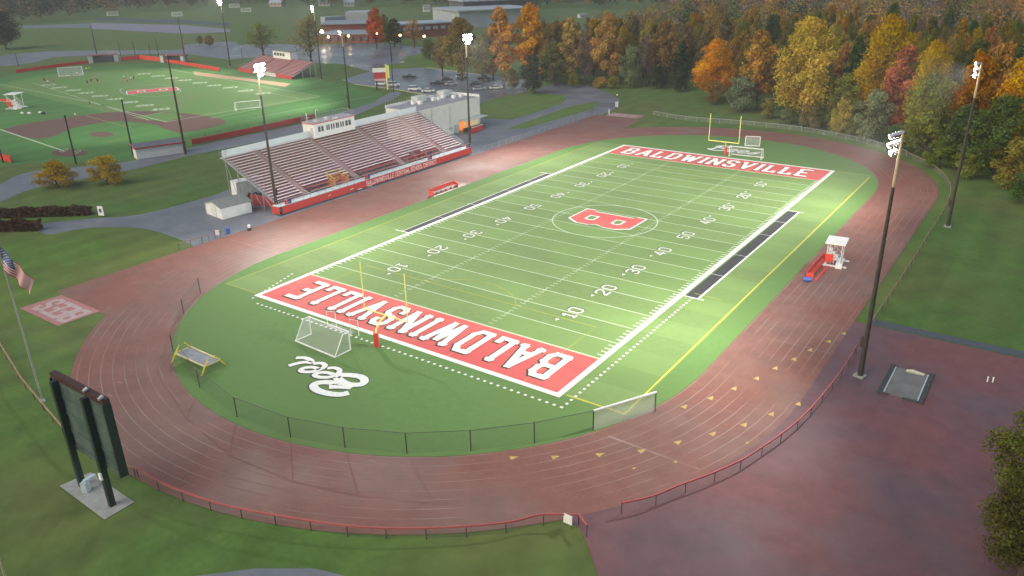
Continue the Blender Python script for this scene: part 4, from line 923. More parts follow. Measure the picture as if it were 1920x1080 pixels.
# ================================================================== hedges, signs and small things at the left
hm = leaf_mat('hedge foliage', .15)
def hedge(label, a, b, w, h, sd):
    t = leafbox('hedge', label, G(*a), G(*b), w, h, hm, seed=sd); t.children[0].color = (.085,.045,.028,1); t['group'] = 'clipped hedges'
    return t
hedge('long brown clipped hedge along the far side of the grey path at the left edge', (-8,408), (172,402), 1.7, 1.5, 3)
hedge('short brown clipped hedge on the near side of the grey path at the left edge', (-30,433), (76,431), 1.7, 1.7, 4)
x, y = G(191,407); t = thing('sign', 'white board sign with a dark centre beside the brown hedge', 'sign', (x, y), .45)
m = MB(); m.box((0,0,1.2), (1.1,.08,1.8)); m.build('board', p_white, t); m = MB(); m.box((0,-.05,1.25), (.45,.03,.7)); m.build('dark_panel', p_navy, t); m = MB(); m.tube([(0,.08,0),(0,.08,1.6)], .05); m.build('post', p_fence, t)
x, y = G(409,446); t = thing('sign', 'small white framed sign at the end of the grey path by the track', 'sign', (x, y), .5)
m = MB(); m.box((0,0,.95), (.75,.05,.9)); m.build('board', mat('pale pink white board', (.70,.62,.62), None, 1, .6, obj=True), t); m = MB(); m.tube([(-.5,0,0),(-.5,0,1.3)], .05); m.tube([(.5,0,0),(.5,0,1.3)], .05); m.build('frame', p_fence, t)
x, y = G(428,438); t = thing('bin', 'blue litter bin beside the small white sign by the track', 'bin', (x, y)); m = MB(); m.tube([(0,0,0),(0,0,.95)], .33, 12, .40); m.build('body', p_blue, t); m = MB(); m.tube([(0,0,.95),(0,0,1.05)], .42, 12, .3); m.build('lid', p_blue, t)
x, y = G(468,432); t = thing('water_cooler', 'small white water cooler on a dark stand left of the grandstand end', 'cooler', (x, y)); m = MB(); m.tube([(0,0,.5),(0,0,1.0)], .26, 10); m.build('tank', p_white, t); m = MB(); m.box((0,0,.25), (.5,.5,.5)); m.build('stand', p_fence, t)
x, y = G(1156,212); t = thing('start_tower', 'thin dark post with a pale sign at the far end of the outer straight', 'post', (x, y)); m = MB(); m.tube([(0,0,0),(0,0,5.2)], .10, 6); m.build('post', p_fence, t); m = MB(); m.box((0,0,2.6), (.9,.12,1.6)); m.build('sign', p_lgrey, t); m = MB(); m.ball((0,0,5.3), .22); m.build('lamp', p_white, t)
x, y = G(1142,214); t = thing('post', 'short white post beside the far pink pad', 'post', (x, y)); m = MB(); m.tube([(0,0,0),(0,0,1.2)], .12, 8); m.build('post', p_white, t); m = MB(); m.ball((0,0,1.25), .16); m.build('cap', p_white, t)
x, y = G(15,1096); t = thing('post', 'pale timber post at the bottom left corner', 'post', (x, y)); m = MB(); h_ = height_at((15,1096), 1032); m.tube([(0,0,0),(0,0,h_)], .09, 8, .07); m.build('post', mat('pale timber', (.40,.36,.20), (.33,.30,.17), 3, .8, obj=True), t); m = MB(); m.tube([(0,0,h_),(0,0,h_+.05)], .09, 8); m.build('cap', p_steel, t)
# ================================================================== practice stadium
for lab, b, tv, aim, lit, rows in (('dark floodlight pole with lit head standing left of the small red grandstand', (432,125), -1, (-235,60), True, (3,3,2)),
    ('dark floodlight pole with lit head at the right end of the small red grandstand', (603,150), 10, (-200,55), True, (3,3,2)),
    ('dark floodlight pole with small lit head behind the large press box', (655,205), 57, (-190,45), True, (2,1)),
    ('unlit dark floodlight pole behind the grandstand roof line, nearest the white walled dugout', (348,290), 103, (-190,30), False, (1,)),
    ('faint floodlight pole beyond the red fence beside the right far dugout', (346,104), 34, (-260,60), False, (1,)),
    ('faint floodlight pole beyond the left far dugout', (182,104), 48, (-280,50), False, (1,))):
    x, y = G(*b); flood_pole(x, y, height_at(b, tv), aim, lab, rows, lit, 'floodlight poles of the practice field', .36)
for lab, b, tv in (('dark bare backstop pole behind home plate, right of the yellow orange shrubs', (250,292), 188), ('dark bare backstop pole standing behind the left yellow orange shrub', (143,308), 218), ('dark bare backstop pole cut by the left edge', (6,305), 262),
    ('thin dark net pole beyond the far red fence, left one', (228,112), 78), ('thin dark net pole beyond the far red fence, second from left', (255,110), 78), ('thin dark net pole beyond the far red fence, third from left', (283,108), 80), ('tall thin dark net pole at the corner of the far red fence', (298,107), 72), ('thin dark pole on the far left edge of the practice field', (35,125), 100), ('thin dark pole behind the practice scoreboard', (738,172), 80)):
    x, y = G(*b); h = height_at(b, tv); t = thing('net_pole', lab, 'pole', (x, y), 0, 'dark poles of the practice field'); r = .22 if tv > 150 else .18
    m = MB(); m.tube([(0,0,0),(0,0,h*.5),(0,0,h)], [r,r*.9,r*.8], 8); m.build('pole', p_dgreen if tv > 150 else p_dark, t); m = MB(); m.ball((0,0,h), r*1.2, 8, 4); m.build('cap', p_dgreen, t)
x, y = G(727,168); t = thing('foul_pole', 'pale yellow foul pole beside the practice scoreboard', 'pole', (x, y)); h = height_at((727,168),120); m = MB(); m.tube([(0,0,0),(0,0,h)], .30, 8); m.build('pole', p_yel2, t); m = MB(); m.box((.5,.3,h*.7), (.9,.06,h*.5), .6); m.build('screen', p_yel2, t)
def wall_fence(label, P, H, group='red padded fences of the practice field'):
    P = [Vector((*G(*q), 0)) for q in P]; o = P[0]; t = thing('padded_fence', label, 'fence', o, 0, group); m = MB()
    for a, b in zip(P, P[1:]): m.beam(a-o+Vector((0,0,H/2+.1)), b-o+Vector((0,0,H/2+.1)), .25, H)
    m.build('padding', p_redpad, t); m = MB()
    for a, b in zip(P, P[1:]):
        n = max(1, int((b-a).length/4))
        for k in range(n): q = a+(b-a)*(k/n)-o; m.tube([q+Vector((-.2,.2,0)), q+Vector((-.2,.2,H+.9))], .05, 5)
    m.build('posts', p_fence, t)
wall_fence('red padded fence at the far left of the practice field, dulled by distance', [(30,137),(100,127),(170,118)], 1.3)
wall_fence('red padded fence between the two far dugouts', [(228,114),(262,111),(300,115)], 1.9)
wall_fence('bright red padded fence running from the far dugout to the lit floodlight pole', [(300,115),(345,122),(412,134)], 1.5)
wall_fence('bright red padded fence running behind the main grandstand', [(360,272),(440,256),(520,239),(592,222)], 1.4)
wall_fence('short red padded fence at the near left edge of the practice field', [(-20,292),(4,300),(22,306)], 1.6)
def red_stand(label, loc, rz, L, rows, name='small_grandstand'):
    t = thing(name, label, 'grandstand', loc, rz); d = .85; h = .36
    for b in range(3):
        y0 = -L/2+b*L/3+.6; y1 = y0+L/3-1.2; s = MB(); r_ = MB()
        for r in range(rows): s.box(((y0+y1)/2, d*r, 1.6+h*r), (y1-y0, .4, .1)); r_.box(((y0+y1)/2, d*r+.4, 1.35+h*r), (y1-y0, d*.98, .06)); r_.box(((y0+y1)/2, d*r+.85, 1.6+h*r), (y1-y0, .05, .45))
        q = s.build('seat_bank', mat('seat plank rose', (.55,.36,.36), (.48,.32,.33), 1, .5, obj=True), t); r_.build('step_bank', p_tread, q)
    m = MB(); m.box((-L*.28,-1.1,.75), (L*.44,.15,1.5)); m.box((L*.36,-1.1,.75), (L*.28,.15,1.5)); m.build('front_panel', p_red, t)
    m = MB(); m.box((0,-.55,1.2), (L,1.0,.15)); m.box((L*.08,-1.1,.75), (L*.28,.12,1.4)); m.build('walkway', mat('pale walkway', (.60,.56,.56), None, 1, .6, obj=True), t)
    m = MB()
    for s in (-1, 1):
        m.beam((s*L/2,0,1.3),(s*L/2,d*rows,1.3+h*rows), .15, .4); m.tube([(s*L/2,0,2.4),(s*L/2,d*rows,2.4+h*rows)], .06, 5)
        for q in (.4,.75,1): m.tube([(s*L/2,d*rows*q,0),(s*L/2,d*rows*q,1.3+h*rows*q)], .12, 6)
    m.tube([(-L/2,-1.1,2.4),(L/2,-1.1,2.4)], .05, 5); m.tube([(-L/2,d*rows,2.6+h*rows),(L/2,d*rows,2.6+h*rows)], .06, 5); m.build('frame', p_steel, t)
    return t
a, b = np.array(G(452,133)), np.array(G(552,149)); Ls = np.linalg.norm(b-a); rz = math.atan2(*(b-a)[::-1])
red_stand('small red and rose bleacher stand by the far touchline of the practice field', (a+b)/2, rz, Ls, 12)
nv_ = np.array((-math.sin(rz), math.cos(rz))); pb = (a+b)/2+nv_*11.5+np.array((math.cos(rz), math.sin(rz)))*-3
t = thing('small_press_box', 'small white press box on top of the small red stand', 'press box', (*pb, 5.2), rz)
m = MB(); m.box((0,0,1.6), (14,3.4,3.4)); m.build('wall', p_white, t); m = MB(); m.box((0,0,3.38), (14.6,4,.16)); m.build('roof', p_grey, t)
m = MB()
for sx in (-6.5,6.5):
    for sy in (-1.5,1.5): m.tube([(sx,sy,-5.2),(sx,sy,0)], .15, 6)
m.build('leg', p_steel, t)
for k in range(4):
    m = MB(); m.box((-5.2+2.3*k,-1.72,2.0), (1.7,.06,1.2)); m.build('window', p_glass, t)
def dugout(label, loc, rz, L, H=2.6, D=3.2, name='dugout', s=1):
    t = thing(name, label, 'dugout', loc, rz, 'dugouts'); m = MB(); m.box((0,0,H/2), (L,.2,H)); 
    for x in (-L/2,L/2): m.box((x,D/2,H/2), (.2,D-.2,H))
    m.build('wall', p_white, t); m = MB(); m.hexa([(-L/2-.3,-.4,H),(L/2+.3,-.4,H),(L/2+.3,D+.4,H+.5),(-L/2-.3,D+.4,H+.5),(-L/2-.3,-.4,H+.12),(L/2+.3,-.4,H+.12),(L/2+.3,D+.4,H+.62),(-L/2-.3,D+.4,H+.62)]); m.build('roof', mat('dark dugout roof', (.10,.11,.13), (.14,.15,.17), 1, .6, obj=True), t)
    m = MB(); m.beam((-L/2-.32,-.45,H+.05),(L/2+.32,-.45,H+.05), .12, .3); m.beam((-L/2-.35,-.4,H+.05),(-L/2-.35,D+.4,H+.55), .1, .3); m.beam((L/2+.35,-.4,H+.05),(L/2+.35,D+.4,H+.55), .1, .3); m.build('trim', p_red, t); return t
a, b = np.array(G(258,299)), np.array(G(348,286)); dugout('white walled dugout with dark red trimmed roof on the near side of the practice field', (a+b)/2, math.atan2(*(b-a)[::-1]), np.linalg.norm(b-a))
for lab, p, q in (('far left dugout with red roof edge and white end panels', (168,119), (222,115)), ('far right dugout with red roof edge and a white end panel', (303,117), (346,118))):
    a, b = np.array(G(*p)), np.array(G(*q)); L = np.linalg.norm(b-a); rz = math.atan2(*(b-a)[::-1]); t = thing('far_dugout', lab, 'dugout', (a+b)/2, rz, 'dugouts')
    m = MB(); m.box((0,3,1.6), (L*.9,.3,3.2)); m.build('wall', mat('dugout inside grey', (.12,.14,.16), None, 1, .8, obj=True), t)
    m = MB(); m.box((0,1.5,3.5), (L,4.5,.35)); m.build('roof', mat('faded maroon roof', (.28,.10,.10), None, 1, .7, obj=True), t)
    for s in (-1, 1): m = MB(); m.box((s*L*.44,.2,1.7), (L*.14,1.2,3.4)); m.build('end_panel', p_lgrey, t)
x, y = G(716,168); t = thing('practice_scoreboard', 'white and red scoreboard on two dark legs by the practice field corner', 'scoreboard', (x, y), .7); zt = height_at((716,168),128); zb = height_at((716,168),151)
for s in (-1.7,1.9): m = MB(); m.box((s,0,zt*.5), (.45,.45,zt)); m.build('leg', p_dgreen, t)
m = MB(); m.box((0,-.3,(zt+zb)/2), (4.9,.4,zt-zb)); bd = m.build('board', mat('scoreboard red', (.42,.05,.06), (.36,.05,.06), 1, .5, obj=True), t)
m = MB(); m.box((-.2,-.55,zt-.55), (5.2,.12,1.5)); m.build('header', p_white, bd); m = MB(); m.box((0,-.53,zb+.35), (4.6,.08,.8)); m.build('footer', mat('scoreboard pink', (.62,.42,.44), None, 1, .5, obj=True), bd)
# players on the practice field
def person_mesh(pose, seed):
    import bmesh
    J = {'pel':(0,0,.95),'che':(0,.02,1.35),'nek':(0,.02,1.50),'hd0':(0,.04,1.58),'hd1':(0,.05,1.74)}
    R = {'pel':.15,'che':.17,'nek':.06,'hd0':.09,'hd1':.10}; E = [('pel','che'),('che','nek'),('nek','hd0'),('hd0','hd1')]
    st = {'stand':(0,0,.1,.1), 'walk':(.22,-.2,.35,-.3), 'reach':(.1,-.1,.6,.5)}[pose]
    for s, n, f, g in ((-1,'l',st[0],st[2]), (1,'r',st[1],st[3])):
        J.update({n+'h':(s*.10,0,.90), n+'k':(s*.12,f*.55+.03,.50), n+'a':(s*.13,f*.8-.03,.08), n+'t':(s*.14,f*.8+.16,.04), n+'s':(s*.19,.02,1.43), n+'e':(s*.27,g*.4,1.15), n+'w':(s*.28,g*.9+.08,.98 if abs(g) < .4 else 1.25), n+'f':(s*.28,g*.95+.16,.92 if abs(g) < .4 else 1.30)})
        R.update({n+'h':.11,n+'k':.075,n+'a':.05,n+'t':.045,n+'s':.075,n+'e':.05,n+'w':.038,n+'f':.035})
        E += [('pel',n+'h'),(n+'h',n+'k'),(n+'k',n+'a'),(n+'a',n+'t'),('che',n+'s'),(n+'s',n+'e'),(n+'e',n+'w'),(n+'w',n+'f')]
    me = bpy.data.meshes.new('p'); ks = list(J); me.from_pydata([J[k] for k in ks], [(ks.index(a), ks.index(b)) for a, b in E], [])
    bm = bmesh.new(); bm.from_mesh(me); ly = bm.verts.layers.skin.verify(); bm.verts.ensure_lookup_table()
    for i, k in enumerate(ks): bm.verts[i][ly].radius = (R[k], R[k]); bm.verts[i][ly].use_root = (k == 'pel')
    bm.to_mesh(me); bm.free(); o = bpy.data.objects.new('p', me); COL.objects.link(o); o.modifiers.new('s', 'SKIN'); o.modifiers.new('d', 'SUBSURF').levels = 1
    dg = bpy.context.evaluated_depsgraph_get(); out = bpy.data.meshes.new_from_object(o.evaluated_get(dg)); bpy.data.objects.remove(o); return out
PM = [person_mesh(p, i) for i, p in enumerate(('stand','walk','reach'))]
p_skin = mat('skin', (.45,.27,.19), None, 3, .6, obj=True); p_hair = mat('dark hair', (.04,.025,.018), None, 3, .8, obj=True); p_shorts = mat('dark shorts', (.03,.03,.035), None, 3, .8, obj=True)
hb = MB(); hb.ball((0,.03,1.76), .115, 8, 5, (1,1.1,.75)); hm_ = hb.build('hair', p_hair, smooth=True); hair_me = hm_.data; bpy.data.objects.remove(hm_)
PC = {'white':(.7,.7,.68), 'red':(.5,.05,.05), 'dark':(.03,.035,.05), 'lime':(.55,.75,.10), 'grey':(.3,.3,.32)}
PMC = {}
def person(u, v, col, pose, label, sc=1.25):
    key = (col, pose)
    if key not in PMC:
        me = PM[pose].copy(); me.materials.clear()
        for m in (mat('shirt '+col, PC[col], None, 3, .8, obj=True), p_skin, p_shorts): me.materials.append(m)
        for p in me.polygons: z = p.center.z; x = abs(p.center.x); p.material_index = 1 if (z > 1.5 or z < .6 or (x > .24 and z < 1.25)) else (2 if z < .98 else 0); p.use_smooth = True
        PMC[key] = me
    x, y = G(u, v); t = bpy.data.objects.new('person', PMC[key]); COL.objects.link(t); t.location = (x, y, .03); t.rotation_euler = (0,0,(u*7+v*3) % 6.28); t.scale = (sc,)*3; tag(t, label, 'person', 'players on the practice field')
    h = bpy.data.objects.new('hair', hair_me); COL.objects.link(h); h.parent = t
for a in ((84,155,'dark',0,'person in dark shirt at the left edge of the white yard numbers, standing'),(91,160,'white',1,'person in white shirt stepping beside the leftmost white yard number'),(101,158,'red',2,'person in red shirt near the leftmost yard numbers'),
    (165,160,'dark',1,'person in dark shirt, left one of the cluster in the middle of the practice field'),(172,157,'dark',2,'person in dark shirt reaching out in the cluster in the middle of the practice field'),(184,157,'dark',0,'person in dark shirt standing at the right of the middle cluster'),(178,152,'grey',1,'person in grey shirt behind the middle cluster of players'),
    (233,151,'white',1,'person in white shirt stepping left of the red logo on the practice field'),(240,157,'red',0,'person in red shirt standing just left of the red logo on the practice field'),(247,153,'white',2,'person in white shirt with raised arms near the red logo'),(252,152,'dark',0,'person in dark shirt standing closest to the red logo'),
    (163,135,'lime',0,'person in lime bib standing at the right post of the far practice goal'),(169,134,'lime',1,'person in lime bib walking right of the far practice goal'),(170,201,'dark',1,'person in dark shirt alone by the white touchline of the practice field'),(143,224,'white',0,'person in white shirt standing on the brown infield clay'),
    (128,149,'white',1,'person in white shirt in front of the far practice goal, left one'),(136,147,'grey',0,'person in grey shirt in front of the far practice goal, right one'),(146,144,'white',2,'person in white shirt reaching under the far practice goal')):
    person(*a)
for i, (u, v, c) in enumerate(((42,214,'white'),(55,214,'white'),(76,213,'white'),(81,214,'dark'))):
    x, y = G(u, v); t = thing('kit_bag', ['small white kit bag on the grass, leftmost by the practice touchline','small white kit bag on the grass, second from the left by the practice touchline','white kit bag beside a dark one by the practice touchline','dark kit bag beside a white one by the practice touchline'][i], 'bag', (x, y), .3*i, 'kit bags'); m = MB(); m.tube([(-.55,0,.35),(-.4,0,.35),(.4,0,.35),(.55,0,.35)], [.2,.35,.35,.2], 10); m.build('body', mat('bag '+c, PC[c], None, 2, .7, obj=True), t); m = MB(); m.tube([(-.3,0,.68),(0,0,.85),(.3,0,.68)], .03, 5); m.build('handle', p_black, t)
# ================================================================== parked cars
CAM_R = CR[2]
PROF = {'sedan':((4.6,.62,.92),[(-1.95,.92,-1.05,1.42),(.55,1.42,1.35,.92)],1.42), 'suv':((4.6,.68,1.08),[(-2.2,1.08,-1.9,1.75),(.45,1.75,1.15,1.08)],1.75), 'pickup':((5.5,.72,1.12),[(-.75,1.12,-.55,1.82),(.75,1.82,1.4,1.12)],1.82)}
def car(kind, color, u, v, deg, label):
    (L, gap, belt), ((xa,_,xb,zr),(xc,_,xd,_)), top = PROF[kind]; x, y = G(u, v); t = thing('parked_car' if kind != 'pickup' else 'parked_pickup', label, 'car' if kind != 'pickup' else 'pickup truck', (x, y), CAM_R+math.radians(deg), 'vehicles in the car park')
    pm = mat('car paint '+color[0], color[1], tuple(c*.95 for c in color[1]), .5, .28, spec=.6, obj=True); m = MB(); hw = .92
    pr = [(-L/2,.38),(-L/2-.05,.75),(-L/2+.1,belt-.02),(-L*.2,belt),(L*.2,belt),(L/2-.25,belt-.14),(L/2,.72),(L/2-.03,.38)]
    n = len(pr); b = len(m.v)
    for s, k in ((-1,1),(1,1)): m.v += [(px_, s*hw*(1 if 0 < i < n-1 else .96), pz) for i, (px_, pz) in enumerate(pr)]
    m.idx(0, [tuple(range(n)), tuple(range(2*n-1,n-1,-1))]+[(i, n+i, n+(i+1) % n, (i+1) % n) for i in range(n)])
    m.box(((xb+xc)/2, 0, top+.015), (xc-xb+.06, 1.36, .07)); m.build('body', pm, t)
    m = MB(); h0, h1 = .86, .68; m.hexa([(xa,-h0,belt),(xd,-h0,belt),(xd,h0,belt),(xa,h0,belt),(xb,-h1,top),(xc,-h1,top),(xc,h1,top),(xb,h1,top)]); m.build('glasshouse', p_glass, t)
    if kind == 'pickup': m = MB(); m.box((-1.75,0,belt+.01), (1.75,1.5,.03)); m.build('load_bed', p_black, t)
    for sx in (-L*.31, L*.31):
        for s in (-1, 1):
            m = MB(); m.tube([(sx,s*.72,.36),(sx,s*.95,.36)], .37, 12); w = m.build('wheel', p_black, t); m = MB(); m.tube([(sx,s*.94,.36),(sx,s*.965,.36)], .21, 10); m.build('rim', p_steel, w)
    for s in (-1, 1):
        m = MB(); m.box((L/2-.08, s*.68, .74), (.12,.36,.16)); m.build('headlight', p_white, t); m = MB(); m.box((-L/2-.0, s*.70, .82), (.12,.30,.2)); m.build('tail_light', p_red, t)
WH, DK, SV, BK = ('white',(.72,.74,.75)), ('dark green',(.03,.045,.04)), ('silver',(.42,.45,.48)), ('black',(.025,.025,.028))
for a in (('pickup',DK,768,147,0,'dark pickup parked alone on the left of the car park'),('suv',WH,716,160,0,'white car parked behind the legs of the practice scoreboard'),('suv',WH,739,162,5,'white car parked right of the pale yellow foul pole'),
    ('suv',WH,778,170,-6,'white boxy car at the near kerb, left of the white sedan'),('sedan',WH,803,173,-4,'white sedan at the near kerb, just above the white building'),('pickup',BK,820,160,12,'black pickup in the middle of the car park beside the silver sedan'),('suv',BK,838,152,14,'black car partly hidden behind the silver sedan'),
    ('sedan',SV,846,160,24,'silver sedan in the middle of the car park next to the black pickup'),('suv',SV,866,146,22,'silver car near the trees at the back of the car park'),('pickup',DK,908,150,18,'dark pickup at the back of the car park below the trees'),('suv',BK,892,161,20,'black car right of the lit light pole, behind a silver sedan'),
    ('sedan',SV,899,169,24,'silver sedan just right of the lit light pole'),('sedan',WH,930,167,14,'white sedan furthest right in the car park')): car(*a)
for lab, P in (('pale kerb along the near edge of the car park', [(665,158),(742,168),(862,189),(890,206)]), ('pale kerb on the wood side of the car park', [(800,127),(925,143),(1000,152)])):
    pts = px(P); m = MB(); o = Vector((*pts[0], 0)); t = thing('kerb', lab, 'kerb', o)
    for a, b in zip(pts, pts[1:]): m.beam(Vector((*a,.07))-o, Vector((*b,.07))-o, .45, .15)
    m.build('stone', mat('kerb stone', (.42,.40,.26), (.36,.34,.24), 1, .8, obj=True), t)
# ================================================================== school and other buildings
def flat_block(t, part_name, a, b, depth, h, m, z=0):
    """block whose front base runs from photo point a to b"""
    A, B = np.array(G(*a)), np.array(G(*b)); d = (B-A)/np.linalg.norm(B-A); n = np.array((-d[1], d[0])); o = np.array(t.location[:2]); mb = MB()
    P = [A-o, B-o, B-o+n*depth, A-o+n*depth]; mb.prism([tuple(p) for p in P], z, z+h); return mb.build(part_name, m, t)
p_roofb = mat('blue grey roof', (.20,.24,.28), (.25,.29,.33), .4, .6, obj=True); p_roofw = mat('pale roof', (.33,.38,.42), (.28,.33,.37), .4, .6, obj=True)
t = thing('school_building', 'red brick school with blue grey flat roofs beyond the wet car park', 'building', G(650,82))
flat_block(t, 'wall', (598,80), (712,80), 26, 4.6, p_brick); flat_block(t, 'roof', (595,80.5), (714,80.5), 27.5, .5, p_roofb, 4.65); flat_block(t, 'upper_wall', (604,72), (690,70), 30, 8.0, p_brick); r = flat_block(t, 'upper_roof', (601,72.6), (693,70.6), 31.5, .6, p_roofb, 8.05)
flat_block(t, 'raised_roof', (650,60), (692,59), 20, 12.5, p_roofw); flat_block(t, 'skylight', (612,63), (650,60), 6, 10.3, p_roofw)
for k in range(7): flat_block(t, 'window', (612+14*k,80.3), (620+14*k,80.3), .4, 2.2, p_glass, 1.2)
t = thing('classroom_block', 'long red brick block with pale roof edge half hidden by trees right of the school', 'building', G(780,70))
flat_block(t, 'wall', (722,74), (850,66), 22, 7.5, p_brick); flat_block(t, 'roof', (720,74.5), (852,66.5), 23.5, .7, p_roofw, 7.55)
for k in range(8): flat_block(t, 'window', (730+14*k,74.0-.85*k), (738+14*k,73.4-.85*k), .5, 1.8, p_roofw, 4.4)
t = thing('gymnasium', 'large grey walled hall with pale roof behind the orange trees', 'building', G(930,52))
flat_block(t, 'wall', (862,54), (1000,46), 50, 11, mat('pale grey siding', (.36,.41,.44), (.31,.36,.40), .2, .7, obj=True)); flat_block(t, 'roof', (860,54.6), (1003,46.6), 52, .8, p_roofw, 11.05); flat_block(t, 'upper_band', (870,44), (1003,37), 30, 15, mat('dark band', (.12,.11,.13), None, 1, .7, obj=True)); flat_block(t, 'upper_roof', (868,44.6), (1005,37.6), 31, .8, p_roofw, 15.05)
for i, (u, v, w, h, cw, lab) in enumerate(((520,12,22,6,(.5,.42,.36),'far tan house in the dark tree line above the small stand'),(610,11,20,6,(.42,.40,.40),'far grey house in the dark tree line above the lit floodlight pole'),(655,12,18,7,(.45,.5,.52),'far pale house in the dark tree line left of the red tree'),(800,22,12,9,(.55,.6,.62),'far white tower like house above the classroom block'),(1310,62,24,6,(.5,.5,.5),'pale grey roofed house showing between the two woods'),(1092,33,16,4,(.55,.57,.58),'pale low house in the far green clearing'))):
    x, y = G(u, v); d = math.hypot(x-CAM[0], y-CAM[1]); L = w*d/CF; t = thing('house', lab, 'house', (x, y), CAM_R+.15*i-.2, 0 or None); m = MB(); hh = h*d/CF; m.box((0,0,hh/2), (L,L*.6,hh))
    for xx in (-L/2,L/2): m.face([(xx,-L*.3,hh),(xx,L*.3,hh),(xx,0,hh+L*.2)])
    m.build('wall', mat('house wall %s' % 'abcdef'[i], cw, None, .5, .8, obj=True), t); m = MB()
    for s in (-1, 1): m.hexa([(-L*.54,s*L*.35,hh-.3),(L*.54,s*L*.35,hh-.3),(L*.54,0,hh+L*.2),(-L*.54,0,hh+L*.2),(-L*.54,s*L*.35,hh),(L*.54,s*L*.35,hh),(L*.54,0,hh+L*.2+.3),(-L*.54,0,hh+L*.2+.3)])
    m.build('roof', p_grey if i % 2 else p_roofw, t)
    for k in range(3): m = MB(); m.box((-L*.3+L*.3*k,-L*.3-.03,hh*.55), (L*.12,.08,hh*.35)); m.build('window', p_glass, t)
for i, (u, v, tv, warm, lab) in enumerate(((606,84,60,0,'lit white lamp post at the left end of the brick school'),(617,84,70,1,'warm lit lamp by the school doorway, left one'),(655,84,68,1,'warm lit lamp by the school, right of the thin floodlight pole'),(709,90,64,1,'warm lit lamp post below the red tree'),(752,92,67,1,'warm lit lamp post below the green tree right of the school'),(797,95,69,1,'warm lit lamp post at the right end of the wet car park'),(0,0,0,0,''))):
    if not lab: continue
    x, y = G(u, v); h = height_at((u,v), tv); t = thing('street_lamp', lab, 'street lamp', (x, y), 0, 'lit lamps around the school'); m = MB(); m.tube([(0,0,0),(0,0,h)], .12, 6); m.build('pole', p_dark, t); m = MB(); m.ball((0,0,h+.2), .95 if not warm else .55, 8, 6); m.build('globe', e_warm if warm else e_white, t)
for lab, b, tv in (('thin flag pole with a small flag beside the wet car park', (735,115), 79), ('thin dark lamp pole on the grass left of the small stand', (455,110), 88)):
    x, y = G(*b); h = height_at(b, tv); t = thing('thin_pole', lab, 'pole', (x, y)); m = MB(); m.tube([(0,0,0),(0,0,h)], .14, 6); m.build('pole', p_dark, t); m = MB(); m.ball((0,0,h), .3); m.build('cap', p_white, t)
for u, v, lab in ((212,29,'far white frame goal in the dim field at top left, left one'),(333,30,'far white frame goal in the dim field at top left, right one'),(440,14,'far white frame goal near the dark wood left of the lit floodlight pole'),(462,22,'far white frame goal on the upper field right of the lit floodlight pole')):
    x, y = G(u, v); d = math.hypot(x-CAM[0], y-CAM[1]); w_ = 16*d/CF; goal(lab, (x, y), CAM_R+.1, w_, w_*.36, w_*.08, w_*.25, 'far_goal', r=.16, group='far goals')
